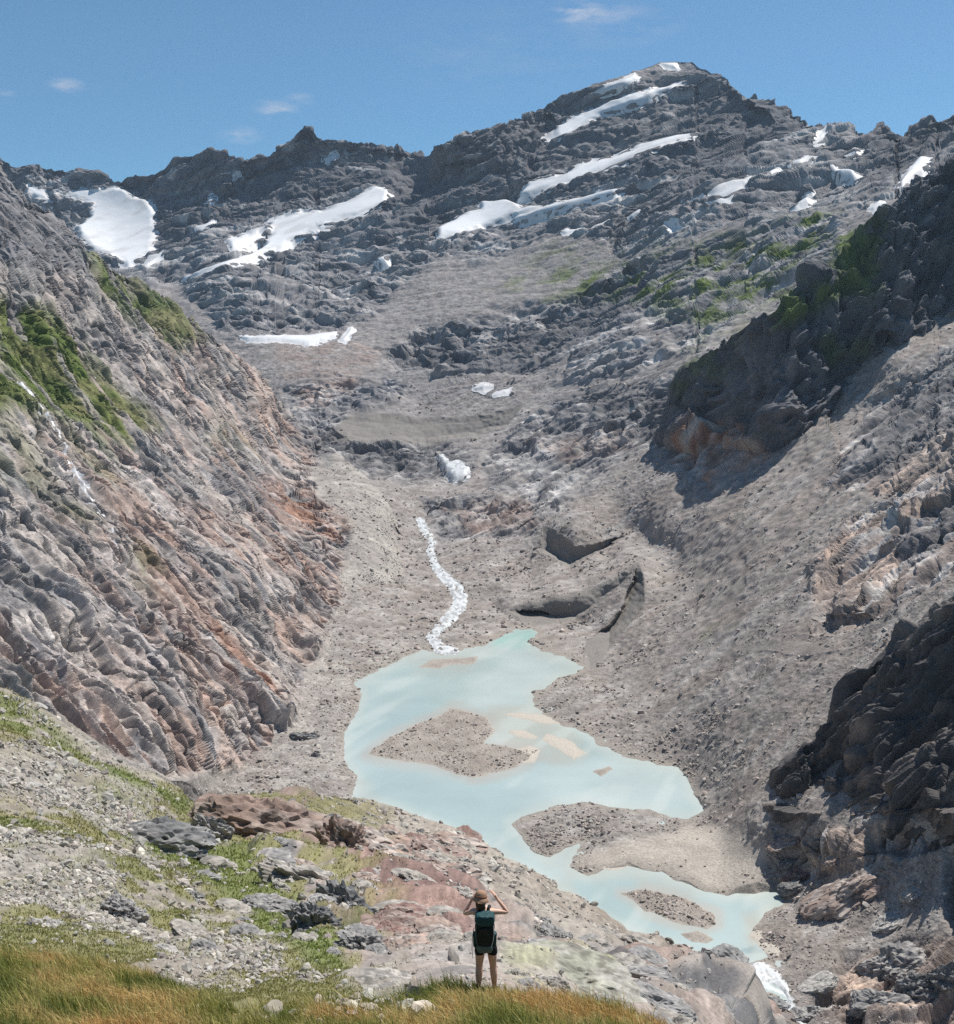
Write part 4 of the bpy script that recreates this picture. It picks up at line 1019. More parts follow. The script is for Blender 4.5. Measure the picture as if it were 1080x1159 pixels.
# ------------------------------------------------------------------ outcrops and boulders, each a thing of its own
I6 = ico(6)
m_out = ground_mat('outcrop rock', .5, .35, .28)
def ground_at(lay, x, y):
    d = (lay['px'] - x) ** 2 + (lay['py'] - y) ** 2
    i = np.unravel_index(np.argmin(d), d.shape); return lay['P'][i]
def make_rock(seed, dims, tilt, cols, stretch=2.2, rough=1.0, base=None):
    """dims = width, depth, height in metres; beds run along the tilted long axis"""
    v, f = base or I5; v = v.copy(); r = np.random.default_rng(seed)
    for k in range(11):
        n = r.normal(size=3) * [1, 1, 1.2]; n /= np.linalg.norm(n); dd = r.uniform(.55, .9)
        h = v @ n; v -= np.maximum(h - dd, 0)[:, None] * n * .92
    v = v * (np.array(dims) * .56)
    L_ = max(dims); q = v + seed * 31.7
    qa = aniso(q, [1, .25, 0], stretch)
    wq = np.stack([noise(q, L_ * .4, 1.), noise(q, L_ * .4, 2.), noise(q, L_ * .4, 3.)], -1) * L_ * .05
    nrm = v / (np.linalg.norm(v, axis=1, keepdims=True) + 1e-9)
    d = 0; a = .16 * min(dims) * rough
    for k in range(5):
        d = d + a * (np.abs(noise(qa + wq, L_ * .26 / 2.1 ** k, 7. * k)) ** .7 - .4); a *= .58
    t = (qa[:, 2] + .5 * noise(q, L_ * .3, 8.) * dims[2] * .3) / (dims[2] * .2); fr = t % 1.0
    d = d + np.where(fr < .75, fr / .75, (1 - fr) / .25) * dims[2] * .07 * rough
    d = d + facets(qa + wq, L_ * .2, seed * .37, 3, 1., .5) * min(dims) * .13 * rough
    ck = np.exp(-(noise(qa + wq, L_ * .16, 61.) / .05) ** 2) + .7 * np.exp(-(noise(q + wq, L_ * .2, 67.) / .04) ** 2)
    d = d - np.clip(ck, 0, 1) * min(dims) * .07
    v = v + nrm * d[:, None]
    c1, c2, c3 = [np.asarray(c, float) for c in cols]
    n1 = noise(qa + wq, L_ * .3, 50.) + .6 * noise(qa, L_ * .1, 51.); n2 = noise(qa, L_ * .06, 52.) + .6 * noise(q, L_ * .025, 53.)
    c = lerp(c1, c2, ss(-.3, .4, n1)); c = lerp(c, c3, ss(.1, .5, n2 + .3 * n1) * .75)
    c = c * np.exp(.3 * noise(q, L_ * .02, 54.) + .25 * noise(qa, L_ * .05, 55.))[:, None]
    c = lerp(c, c3 * .7, np.clip(ck, 0, 1) * .6)
    a = -math.radians(tilt); R_ = np.array([[math.cos(a), 0, -math.sin(a)], [0, 1, 0], [math.sin(a), 0, math.cos(a)]])
    return v @ R_.T, f, c
def outcrop(lay, x, y, wpx, hpx, tilt, cols, label, cat='rock outcrop', name='rock_outcrop', depth=.8, seed=None, dy=.2, rough=1., stretch=2.2, base=None, group=None):
    P0 = ground_at(lay, x, y + hpx * dy); m = P0[1] / FPX
    dims = (wpx * m, wpx * m * depth, hpx * m)
    v, f, c = make_rock(seed if seed is not None else int(x * 7 + y), dims, tilt, cols, stretch, rough, base)
    o = mesh_from(name, v, f, m_out, {'Col': np.clip(c, .01, .9)}); o.location = P0 + np.array([0, dims[1] * .12, 0])
    return tag(o, label, cat, group)
BR = (C(.26,.185,.15), C(.33,.27,.23), C(.12,.09,.08)); GY = (C(.27,.26,.25), C(.38,.36,.335), C(.11,.11,.115)); DG = (C(.17,.17,.17), C(.29,.28,.265), C(.08,.08,.085))
BE = (C(.33,.30,.26), C(.42,.39,.35), C(.15,.14,.13)); MR = (C(.25,.16,.135), C(.38,.31,.27), C(.13,.09,.08)); LC = (C(.33,.325,.26), C(.39,.37,.33), C(.16,.15,.12)); PK = (C(.36,.27,.225), C(.42,.37,.33), C(.13,.10,.09)); LT = (C(.42,.40,.37), C(.48,.46,.43), C(.2,.19,.18))
for args in [
 (E,300,932,165,66,9,BR,'broad rust brown outcrop, the largest on the near hillside, left of the lake shore'),
 (E,385,955,70,66,38,BR,'steep reddish block at the right end of the broad rust brown outcrop'),
 (E,188,944,112,40,6,DG,'dark grey craggy outcrop left of the rust brown one'),
 (E,236,940,44,46,50,GY,'pointed grey rock wedged between the dark outcrop and rust brown outcrop'),
 (E,345,988,100,40,22,BE,'beige layered outcrop just below the rust brown outcrop'),
 (E,392,1015,78,56,32,DG,'grey brown broken crag under the beige layered outcrop'),
 (E,412,1064,70,36,26,GY,'ribbed grey rounded outcrop at the lower end of the green grass strip'),
 (E,352,1046,60,40,22,DG,'dark fissured outcrop just left of the ribbed grey one'),
 (E,308,1016,66,22,10,GY,'low grey ledge in the middle of the bright green grass'),
 (E,138,1018,58,36,16,GY,'folded grey outcrop at the foot of the pale gravel streak on the left'),
 (E,218,1042,66,15,20,BE,'long pale slab lying in the left meadow'),
 (E,440,982,66,18,10,MR,'upper maroon slab left above the hiker'),
 (E,458,1012,84,20,8,MR,'middle maroon slab left of the head of the hiker'),
 (E,446,1042,92,26,5,MR,'lowest and thickest maroon slab left of the backpack'),
 (E,500,1062,60,16,4,BE,'flat grey slab directly left of the shorts of the hiker'),
 (E,632,1050,52,32,28,GY,'upright cracked grey rock to the right of the hiker'),
 (E,660,1104,165,36,15,LC,'wide flat slab with yellow green lichen right of the hiker'),
 (E,745,1128,100,30,20,GY,'grey cracked slab to the right of the lichen covered slab'),
 (E,430,1108,110,14,3,BE,'pale flat slab like a path left behind the hiker'),
 (E,800,1140,70,26,22,GY,'grey rock band above the end of the foreground grass at bottom right'),
]: outcrop(*args)
for args in [
 (M,970,1003,122,34,-28,PK,'long pinkish tilted boulder with a dark front, largest at the right bank'),
 (M,893,941,46,12,-14,PK,'slim reddish boulder just below the shadowed foot of the dark crag'),
 (M,921,947,22,12,-10,DG,'small dark boulder right of the slim reddish one under the crag'),
 (M,899,989,42,20,-6,MR,'dark maroon boulder on the right bank, upper of a close pair'),
 (M,903,1004,38,15,-8,DG,'grey brown boulder on the right bank, lower of a close pair'),
 (M,888,973,26,14,-25,DG,'small grey boulder above the close pair on the right bank'),
 (M,946,975,32,13,-25,PK,'small pink brown boulder above the left end of the long pinkish one'),
 (M,1033,1010,26,20,-10,LT,'pale grey block to the right of the long pinkish boulder'),
 (M,1005,1042,54,14,-22,LT,'flat pale slab below the long pinkish boulder'),
 (M,930,1112,54,14,-20,LT,'pale ridge shaped boulder beside the outlet stream'),
 (M,1012,1086,80,36,-14,GY,'cluster topping grey block near the bottom right corner'),
 (M,1045,1118,60,40,-10,DG,'dark grey block below the cluster topping one near the corner'),
 (M,1078,1105,44,60,-5,DG,'tall dark block cut by the right edge of the photo'),
 (M,995,1142,80,30,-8,GY,'wide grey block at the bottom edge right of the outlet'),
 (M,922,1148,56,26,-5,GY,'grey block at the bottom edge directly right of the outlet stream'),
 (D,345,838,32,14,8,DG,'dark broken boulder on the scree left of the lake'),
 (D,358,862,12,7,0,DG,'small dark boulder nearest to the left lake shore'),
 (M,808,835,9,9,0,LT,'white boulder alone on the brown moraine right of the lake'),
]: outcrop(*args, cat='boulder', name='boulder', depth=.6)
for args in [
 (E,242,1072,24,20,48,BE,'tilted pale boulder standing in the grass of the left meadow'),
 (E,221,1008,23,13,22,GY,'grey boulder with a shaded underside on the green slope'),
 (E,184,1078,30,10,6,LT,'flat whitish stone at the middle of the left meadow'),
 (E,203,1062,12,9,10,DG,'little dark boulder above the flat whitish stone'),
 (E,52,1063,26,14,12,LT,'pale humped boulder above the tall grass at far left'),
 (E,95,1052,22,10,8,BE,'beige boulder right of the pale humped one at far left'),
 (E,620,1034,14,10,0,LT,'little white boulder just above the upright cracked grey rock'),
]: outcrop(*args, cat='boulder', name='boulder', depth=.8, base=ico(4))
# ordinary boulders strewn over the slopes
protos = []
for k in range(5):
    v, f, c = make_rock(900 + k, (1.5, 1.1, .85), 8 * k, (BE, GY, LT, GY, BE)[k], 1.5, 1., ico(3))
    me = None; o = mesh_from('boulder', v, f, m_out, {'Col': np.clip(c, .01, .9)}); protos.append(o)
def strew(lay, n, dens, lo, hi, label, group, first):
    Pt, i = pick(lay, n, dens)
    for j, p in enumerate(Pt):
        s_ = p[1] / FPX * RNG.uniform(lo, hi) / 1.5
        o = protos[j % 5]
        if first and j < 5: pass
        else: o = o.copy(); COL.objects.link(o)
        o.location = p + np.array([0, 0, .12 * s_]); o.scale = (s_, s_, s_); o.rotation_euler = (RNG.normal(0, .2), RNG.normal(0, .2), RNG.uniform(0, 6.28))
        tag(o, label, 'boulder', group)
strew(E, 110, (E['py'] > 850) * (E['py'] < 1120) * (E['px'] < 520) * (.15 + cl) * (1 - .4 * E['green']) * (E['sd'] < -5), 6, 13, 'weathered pale boulder among the stones of the near hillside', 'ordinary boulders on the near hillside', True)
strew(M, 110, (M['P'][..., 1] < 1500) * (M['sd'] < -3) * (1 - M['rock']) * (1 - M['fine']) * (.2 + ss(-60, -5, M['sd'])), 3, 7, 'brown grey boulder on the rubble beside or above the lake', 'ordinary boulders on the valley rubble', False)
ledg = []
for k in range(8):
    v, f, c = make_rock(700 + k, (1., .75, .30 + .05 * (k % 3)), 4, (MR, PK, BE, GY, PK, BE, GY, MR)[k], 2.4, 1.1, ico(4))
    ledg.append(mesh_from('rock_ledge', v, f, m_out, {'Col': np.clip(c, .01, .9)}))
def ledges_at(n, dens, lo, hi, kinds, label, group, used):
    Pt, i = pick(E, n, dens)
    for j, p in enumerate(Pt):
        k = kinds[j % len(kinds)]; o = ledg[k]
        if k in used: o = o.copy(); COL.objects.link(o)
        used.add(k); s_ = p[1] / FPX * RNG.uniform(lo, hi)
        o.location = p; o.scale = (s_, s_ * RNG.uniform(.8, 1.6), s_ * RNG.uniform(.7, 1.2)); o.rotation_euler = (RNG.normal(.05, .12), RNG.normal(.22, .12), RNG.normal(.35, .3))
        tag(o, label, 'rock ledge', group)
us = set()
ledges_at(64, (E['px'] > 395) * (E['px'] < 545) * (E['py'] > 945) * (E['py'] < 1072), 22, 62, [0, 1, 4, 7, 2], 'reddish or beige rock ledge in the broken slabs left of the hiker', 'broken ledges left of the hiker', us)
ledges_at(60, (E['px'] > 590) * (E['px'] < 880) * (E['py'] > 1040 + .22 * (E['px'] - 590)) * (E['py'] < 1165) * (E['sd'] < -6), 22, 60, [3, 6, 5, 2], 'grey or beige rock ledge on the slope between the hiker and the outlet', 'broken ledges right of the hiker', us)
ledges_at(44, (E['px'] > 230) * (E['px'] < 440) * (E['py'] > 925) * (E['py'] < 1085), 16, 46, [3, 6, 2, 1], 'broken rock ledge among the outcrops above the green strip', 'broken ledges between the outcrops', us)
log('outcrops')


# ------------------------------------------------------------------ grass
def grass_mat(name):
    m = bpy.data.materials.new(name); m.use_nodes = True; nt = m.node_tree; N = nt.nodes; L = nt.links
    b = N['Principled BSDF']; b.inputs['Roughness'].default_value = .6; b.inputs['Specular IOR Level'].default_value = .25
    a_ = N.new('ShaderNodeAttribute'); a_.attribute_name = 'Col'
    n1 = N.new('ShaderNodeTexNoise'); n1.inputs['Scale'].default_value = 9.; mr = N.new('ShaderNodeMapRange'); mr.inputs[3].default_value = .8; mr.inputs[4].default_value = 1.2
    tc = N.new('ShaderNodeTexCoord'); L.new(tc.outputs['Object'], n1.inputs['Vector']); L.new(n1.outputs['Fac'], mr.inputs[0])
    mx = N.new('ShaderNodeVectorMath'); mx.operation = 'SCALE'; L.new(a_.outputs['Color'], mx.inputs[0]); L.new(mr.outputs[0], mx.inputs['Scale'])
    L.new(mx.outputs[0], b.inputs['Base Color'])
    tr = N.new('ShaderNodeBsdfTranslucent'); L.new(mx.outputs[0], tr.inputs['Color'])
    ms = N.new('ShaderNodeMixShader'); ms.inputs[0].default_value = .4
    L.new(b.outputs[0], ms.inputs[1]); L.new(tr.outputs[0], ms.inputs[2]); L.new(ms.outputs[0], N['Material Output'].inputs['Surface'])
    return m
m_gr = grass_mat('grass blades')
def blades(name, P0, hgt, wid, lean, col, label=None):
    n = len(P0); th = RNG.uniform(0, 6.28, n); side = np.stack([np.cos(th), np.sin(th), 0 * th], -1) * wid[:, None] * .5
    up = np.array([0, 0, 1.]) * hgt[:, None]; ln = lean * hgt[:, None]
    m1 = P0 + up * .55 + ln * .3; tip = P0 + up * (1 - .25 * (lean ** 2).sum(1)[:, None]) + ln
    V = np.stack([P0 - side, P0 + side, m1 + side * .75, m1 - side * .75, tip], 1)
    b0 = np.arange(n)[:, None] * 5
    Fq = np.concatenate([b0 + [0, 1, 2], b0 + [0, 2, 3], b0 + [3, 2, 4]], 0)
    o = mesh_from(name, V.reshape(-1, 3), Fq, m_gr, {'Col': np.clip(np.repeat(col, 5, 0), .005, .9)})
    return tag(o, kind='stuff')
# tall tussock grass on the knoll
Pk = FK['P']; area = np.zeros(Pk.shape[:2]); cr_ = np.cross(np.diff(Pk, axis=1)[:-1], np.diff(Pk, axis=0)[:, :-1]); area[:-1, :-1] = np.linalg.norm(cr_, axis=-1)
Yk = Pk[..., 1]; gap = ss(.15, .4, fbm(Pk, 1.1, 3, 51.) + .55 * np.exp(-((FK['px'] - 400) / 60) ** 2 - ((FK['py'] - 1140) / 16) ** 2))
wk = area * (Yk > 9.5) * (Yk < 21) * (FK['px'] > -250) * (FK['px'] < 1000) * (1 - .75 * gap)
ii = np.searchsorted(np.cumsum(wk.ravel()), RNG.uniform(0, wk.sum(), 150000)); ii = np.minimum(ii, Pk.shape[0] * Pk.shape[1] - 1)
r_, c_ = np.unravel_index(ii, Pk.shape[:2]); r_ = np.minimum(r_, Pk.shape[0] - 2); c_ = np.minimum(c_, Pk.shape[1] - 2)
u_, v_ = RNG.random((2, len(ii), 1)); Pb = (Pk[r_, c_] * (1 - u_) + Pk[r_, c_ + 1] * u_) * (1 - v_) + (Pk[r_ + 1, c_] * (1 - u_) + Pk[r_ + 1, c_ + 1] * u_) * v_
# gather blades into tussocks
cellp = np.round(Pb[:, :2] / .22 + .35 * np.sin(np.round(Pb[:, :2][:, ::-1] / .22) * 5.1)) * .22
tus = np.exp(-((Pb[:, :2] - cellp) ** 2).sum(1) / .006)
n1 = noise(Pb, 1.3, 3.); n2 = noise(Pb, .45, 8.); n3 = noise(Pb, 3.2, 12.)
tone = n1 + .5 * n2 + .35 * n3 + RNG.normal(0, .18, len(Pb))
gcol = lerp(C(.11, .14, .03), C(.27, .27, .07), ss(-.5, 0, tone)); gcol = lerp(gcol, C(.54, .42, .18), ss(-.05, .45, tone)); gcol = lerp(gcol, C(.52, .30, .11), ss(.4, .85, tone) * .85)
gcol = gcol * np.exp(RNG.normal(0, .22, (len(Pb), 1)))
nearp = np.exp(-(((Pb[:, 0] - .09) / .5) ** 2 + ((Pb[:, 1] - 16.6) / .7) ** 2))
hg = (.13 + .17 * tus + RNG.exponential(.05, len(Pb))) * (1 + .45 * n2) * (1 - .35 * nearp) * .85
wind = np.array([-.35, .1, 0]) + RNG.normal(0, .32, (len(Pb), 3)) * [1, 1, 0]
blades('tussock_grass', Pb, hg, RNG.uniform(.007, .014, len(Pb)), wind, gcol)
# short alpine turf where the hillside is green
dens = E['green'] * (E['py'] > 780) * (E['py'] < 1150)
Pt, i = pick(E, 90000, dens ** 1.5)
m_ = (Pt[:, 1] / FPX)[:, None]; Pt = Pt + RNG.normal(0, .5, Pt.shape) * m_ * [1, 1, 0]
gc = E['col'].reshape(-1, 3)[i] * np.array([1.45, 1.48, 1.2]) * np.exp(RNG.normal(0, .25, (len(Pt), 1)))
hh = np.clip(m_[:, 0] * RNG.uniform(1.5, 4, len(Pt)), .06, .7)
blades('alpine_turf', Pt, hh, hh * .45, RNG.normal(0, .35, (len(Pt), 3)) * [1, 1, 0], gc)
# stones between the tussocks
wk = area * (Yk > 12) * (Yk < 18) * np.exp(-((FK['px'] - 385) / 75) ** 2 - ((FK['py'] - 1140) / 14) ** 2)
ii = np.searchsorted(np.cumsum(wk.ravel()), RNG.uniform(0, wk.sum(), 420))
Ps = Pk.reshape(-1, 3)[ii] + RNG.normal(0, .05, (len(ii), 3)) * [1, 1, 0]
scatter('knoll_stones', Ps, .03 + RNG.exponential(.045, len(ii)), stone_cols(len(ii), (.42, .37, .30), .2, .3), m_st, TEMPL2)
log('grass')

# ------------------------------------------------------------------ hiker
def empty(name, loc, label, cat, rz=0):
    o = bpy.data.objects.new(name, None); COL.objects.link(o); o.location = loc; o.rotation_euler = (0, 0, rz); o.empty_display_size = .1
    return tag(o, label, cat)
def skin(name, nodes, edges, mat, parent, sub=2, root=0):
    """nodes: (x, y, z, radius x, radius y)"""
    me = bpy.data.meshes.new(name); me.from_pydata([n[:3] for n in nodes], edges, []); me.update()
    o = bpy.data.objects.new(name + '_tmp', me); COL.objects.link(o)
    o.modifiers.new('skin', 'SKIN').use_smooth_shade = True
    lay = me.skin_vertices[0].data if len(me.skin_vertices) else None
    if lay is None:
        me.attributes; raise RuntimeError('no skin layer')
    for i, n in enumerate(nodes): lay[i].radius = (n[3], n[4] if len(n) > 4 else n[3]); lay[i].use_root = (i == root)
    sb = o.modifiers.new('sub', 'SUBSURF'); sb.levels = sub; sb.render_levels = sub
    bpy.context.view_layer.update()
    ev = o.evaluated_get(bpy.context.evaluated_depsgraph_get()); m2 = bpy.data.meshes.new_from_object(ev)
    bpy.data.objects.remove(o); m2.name = name; m2.materials.clear(); m2.materials.append(mat)
    for p in m2.polygons: p.use_smooth = True
    o2 = bpy.data.objects.new(name, m2); COL.objects.link(o2); o2.parent = parent
    return o2
m_skin = plain_mat('skin', (.68, .42, .31), .5, .08, 30, 0, .35)
m_black = plain_mat('black cloth', (.013, .013, .016), .85, .25, 60, .002)
m_top = plain_mat('dark top', (.05, .03, .035), .85, .2, 60, .002)
m_hat = plain_mat('straw hat', (.36, .215, .14), .85, .25, 120, .004)
m_hair = plain_mat('brown hair', (.09, .045, .025), .55, .4, 90, .01)
m_teal = plain_mat('teal nylon', (.012, .055, .06), .6, .25, 25, .006)
m_pk = plain_mat('dark nylon', (.010, .016, .018), .65, .3, 30, .006)
m_gry = plain_mat('grey green mesh', (.10, .14, .12), .7, .2, 80, .003)
m_wht = plain_mat('pale trim', (.55, .58, .56), .6, .1, 40)
m_shoe = plain_mat('shoe', (.10, .09, .08), .8, .3, 60, .002)

dF = (FK['px'] - 548) ** 2 + (FK['py'] - 1123) ** 2; foot = FK['P'][np.unravel_index(np.argmin(dF), dF.shape)]
person = empty('person', foot, 'hiker in tan sun hat and black shorts standing on the grass, both hands raised', 'person')
nodes = []; edges = []
def nd(x, y, z, r, r2=None, link=None):
    nodes.append((x, y, z, r, r2 or r))
    if link is not None: edges.append((link, len(nodes) - 1))
    return len(nodes) - 1
pel = nd(-.005, 0, .92, .145, .105)
wai = nd(-.015, 0, 1.06, .115, .085, pel); che = nd(-.03, .0, 1.25, .135, .095, wai); uch = nd(-.045, 0, 1.36, .12, .08, che)
nec = nd(-.06, .005, 1.44, .048, .05, uch); hb = nd(-.075, .01, 1.52, .068, .078, nec); hc = nd(-.08, .015, 1.585, .078, .092, hb); ht = nd(-.08, .01, 1.65, .055, .068, hc)
nose = nd(-.08, .115, 1.555, .014, .014, hc)
for sx in (-1, 1): nd(-.08 + sx * .082, .0, 1.56, .012, .016, hc)
for sx, hipx, kx, ax in ((-1, -.085, -.105, -.115), (1, .085, .115, .14)):
    h_ = nd(hipx, -.005, .85, .088, .092, pel); t_ = nd((hipx + kx) / 2, .0, .66, .080, .084, h_); k_ = nd(kx, .01, .47, .058, .060, t_)
    c_ = nd((kx * .6 + ax * .4), -.018, .33, .061, .064, k_); a_ = nd(ax, -.01, .10, .032, .034, c_); he = nd(ax, -.02, .05, .036, .036, a_)
    nd(ax + sx * .02, .12, .03, .038, .026, he)
def arm(S, Eb, Wr, Hd, fd, side):
    s_ = nd(*S, .050, .050, uch); m_ = nd(*[(S[i] + Eb[i]) / 2 for i in range(3)], .040, .042, s_); e_ = nd(*Eb, .034, .034, m_)
    f_ = nd(*[(Eb[i] * .6 + Wr[i] * .4) for i in range(3)], .034, .034, e_); w_ = nd(*Wr, .022, .026, f_); h_ = nd(*Hd, .030, .016, w_)
    F_ = np.array(fd[0], float); F_ /= np.linalg.norm(F_); B_ = np.array(fd[1], float); B_ /= np.linalg.norm(B_)
    N_ = np.cross(F_, B_)
    H_ = np.array(Hd)
    for k, L_ in zip((-1.5, -.5, .5, 1.5), (.062, .074, .070, .055)):
        p0 = H_ + B_ * k * .017 + F_ * .035; p1 = p0 + F_ * L_ * .5 + N_ * side * .010; p2 = p1 + F_ * L_ * .35 + N_ * side * .028
        a = nd(*p0, .0095, .0095, h_); b = nd(*p1, .0085, .0085, a); nd(*p2, .0075, .0075, b)
    p0 = H_ - B_ * .034 + F_ * .0; p1 = p0 - B_ * .018 + F_ * .026; a = nd(*p0, .011, .011, h_); nd(*p1, .009, .009, a)
arm((.125, 0, 1.375), (.345, .05, 1.335), (.175, .12, 1.535), (.135, .14, 1.59), ((-.55, .25, .8), (.2, 1, .1)), 1)
arm((-.215, 0, 1.375), (-.345, .10, 1.285), (-.235, .16, 1.47), (-.205, .16, 1.53), ((.45, .2, .87), (-.2, 1, .1)), -1)
body = skin('body', nodes, edges, m_skin, person, 2)
skin('shorts', [(-.005, 0, .97, .148, .11), (-.005, 0, .90, .158, .118), (-.087, 0, .84, .098, .102), (-.098, 0, .72, .090, .092), (-.102, 0, .635, .088, .090), (.087, 0, .84, .098, .102), (.102, 0, .72, .090, .092), (.109, 0, .635, .088, .090)],
     [(0, 1), (1, 2), (2, 3), (3, 4), (1, 5), (5, 6), (6, 7)], m_black, person, 2)
skin('tank_top', [(-.005, 0, .96, .150, .112), (-.015, 0, 1.06, .124, .094), (-.03, 0, 1.25, .144, .104), (-.045, 0, 1.355, .122, .084), (-.15, 0, 1.39, .040, .05), (.065, 0, 1.39, .040, .05)], [(0, 1), (1, 2), (2, 3), (3, 4), (3, 5)], m_top, person, 2)
for sx, ax in ((-1, -.115), (1, .14)):
    skin('shoe', [(ax, -.035, .05, .045, .05), (ax, .02, .055, .047, .045), (ax + sx * .02, .13, .035, .045, .03)], [(0, 1), (1, 2)], m_shoe, person, 2)
# hair hanging to the collar, hat with a soft brim
def lathe(prof, n=40, wob=0., sx=1., sy=1.):
    V = []; F_ = []
    for j, (r, z) in enumerate(prof):
        for k in range(n):
            a = 2 * math.pi * k / n; rr = r * (1 + wob * math.sin(3 * a + j * .7) * (r > .11))
            V.append((rr * math.cos(a) * sx, rr * math.sin(a) * sy, z + wob * .10 * math.sin(2 * a + 1) * (r > .11)))
    for j in range(len(prof) - 1):
        for k in range(n): F_.append((j * n + k, j * n + (k + 1) % n, (j + 1) * n + (k + 1) % n, (j + 1) * n + k))
    return V, F_
V_, F_ = lathe([(.0, .095), (.03, .094), (.06, .085), (.085, .06), (.096, .02), (.100, -.012), (.103, -.014), (.120, -.038), (.126, -.070), (.128, -.076), (.124, -.076), (.114, -.044), (.098, -.018), (.09, .02)], 48, .06)
hat = mesh_from('hat', V_, F_, m_hat, None, True, person); hat.location = (-.08, .005, 1.625); hat.rotation_euler = (math.radians(-10), math.radians(6), 0)
V_, F_ = lathe([(.094, -.004), (.1015, -.002), (.1025, .012), (.0985, .022), (.094, .022)], 48)
hb_ = mesh_from('hat_band', V_, F_, plain_mat('hat band', (.25, .12, .07), .8, .2, 60), None, True, hat)
hs = []; he_ = []
hair = skin('hair', [(-.08, -.03, 1.63, .078, .078), (-.085, -.055, 1.56, .086, .062), (-.088, -.07, 1.48, .080, .048), (-.092, -.078, 1.42, .058, .034)], [(0, 1), (1, 2), (2, 3)], m_hair, person, 3)
hv_ = np.array([v.co[:] for v in hair.data.vertices]); hn_ = np.array([v.normal[:] for v in hair.data.vertices])
hv_ = hv_ + hn_ * (noise(hv_ * [1, 1, .15], .018, 4.) * .008)[:, None]; hair.data.vertices.foreach_set('co', hv_.astype(F32).ravel())

pack = empty('backpack', foot + np.array([-.02, -.10, .85]), 'dark teal hiking backpack worn on the back of the hiker', 'backpack')
def soft_box(name, c, d, mat, parent, r=.35, taper=0., bulge=.0, seed=0, puff=.006):
    v, f = ico(5); e = 2 / (2 + 6 * (1 - r))
    v = np.sign(v) * np.abs(v) ** .62; v = v / np.max(np.abs(v), axis=1, keepdims=True) ** .35
    v = v * (np.array(d) * .5); v[:, 0] *= 1 + taper * v[:, 2] / d[2]; v[:, 1] *= 1 - bulge * v[:, 2] / d[2]
    nn = v / np.linalg.norm(v, axis=1, keepdims=True)
    v = v + nn * (noise(v + seed, .07, 2.) * puff + noise((v + seed) * [1, 1, 2.5], .05, 5.) * puff * .6)[:, None] + np.array(c)
    return mesh_from(name, v, f, mat, None, True, parent)
bag = soft_box('main_bag', (0, -.11, .27), (.30, .22, .50), m_pk, pack, .4, .12, .15, 1, .008)
lid = soft_box('lid', (.0, -.12, .535), (.31, .25, .15), m_teal, pack, .4, -.1, 0, 2, .010)
soft_box('lid_pocket', (.0, -.225, .50), (.22, .05, .10), m_teal, pack, .4, 0, 0, 3, .004)
soft_box('front_panel', (.0, -.215, .25), (.17, .06, .34), m_pk, pack, .4, .1, 0, 4, .006)
soft_box('lower_pocket', (.0, -.17, .06), (.25, .16, .13), m_gry, pack, .4, .15, 0, 5, .006)
for sx in (-1, 1):
    soft_box('side_pocket', (sx * .155, -.11, .17), (.06, .13, .24), m_teal, pack, .4, .2, 0, 6 + sx, .005)
    b_ = np.array([(sx * .135, -.20, .44), (sx * .145, -.225, .32), (sx * .13, -.225, .20), (sx * .085, -.235, .05)])
    skin('compression_strap', [tuple(q) + (.007, .004) for q in b_], [(0, 1), (1, 2), (2, 3)], m_wht if sx > 0 else m_gry, pack, 1)
    skin('shoulder_strap', [(sx * .07 - .02, -.01, .52, .026, .012), (sx * .085 - .02, .06, .625, .026, .012), (sx * .095 - .02, .17, .60, .026, .012), (sx * .105 - .01, .215, .45, .024, .01), (sx * .13, .15, .28, .016, .008), (sx * .14, .0, .18, .014, .008)], [(0, 1), (1, 2), (2, 3), (3, 4), (4, 5)], m_pk, pack, 1)
skin('hanging_strap', [(-.17, -.14, .38, .007, .005), (-.195, -.15, .2, .006, .005), (-.20, -.14, .02, .006, .005), (-.185, -.13, -.14, .006, .005)], [(0, 1), (1, 2), (2, 3)], m_pk, pack, 1)
skin('hip_belt', [(-.15, -.02, .14, .02, .04), (-.17, .10, .15, .012, .035), (-.08, .22, .15, .01, .03), (.09, .22, .15, .01, .03), (.19, .10, .15, .012, .035), (.16, -.02, .14, .02, .04)], [(0, 1), (1, 2), (2, 3), (3, 4), (4, 5)], m_pk, pack, 1)
log('hiker')

# ------------------------------------------------------------------ air
hz = bpy.data.materials.new('thin air'); hz.use_nodes = True; hn = hz.node_tree
hn.nodes.remove(hn.nodes['Principled BSDF']); pv = hn.nodes.new('ShaderNodeVolumePrincipled')
pv.inputs['Density'].default_value = 2.2e-5; pv.inputs['Color'].default_value = (.62, .78, 1.0, 1); pv.inputs['Anisotropy'].default_value = .2
hn.links.new(pv.outputs[0], hn.nodes['Material Output'].inputs['Volume'])
hx, hy0, hy1, z0, z1 = 5200., -60., 7200., -900., 1900.
hv = [(-hx, hy0, z0), (hx, hy0, z0), (hx, hy1, z0), (-hx, hy1, z0), (-hx, hy0, z1), (hx, hy0, z1), (hx, hy1, z1), (-hx, hy1, z1)]
tag(mesh_from('haze', hv, [(0, 3, 2, 1), (4, 5, 6, 7), (0, 1, 5, 4), (1, 2, 6, 5), (2, 3, 7, 6), (3, 0, 4, 7)], hz), kind='stuff')

# ------------------------------------------------------------------ camera, sun, sky
cam = bpy.data.cameras.new('camera'); cam.sensor_fit = 'VERTICAL'; cam.sensor_height = 24
cam.lens = 24 * FPX / 1159.0; cam.clip_start = 0.2; cam.clip_end = 60000
co = bpy.data.objects.new('camera', cam); COL.objects.link(co)
co.rotation_euler = (math.radians(90) - PITCH, 0, 0); scene.camera = co

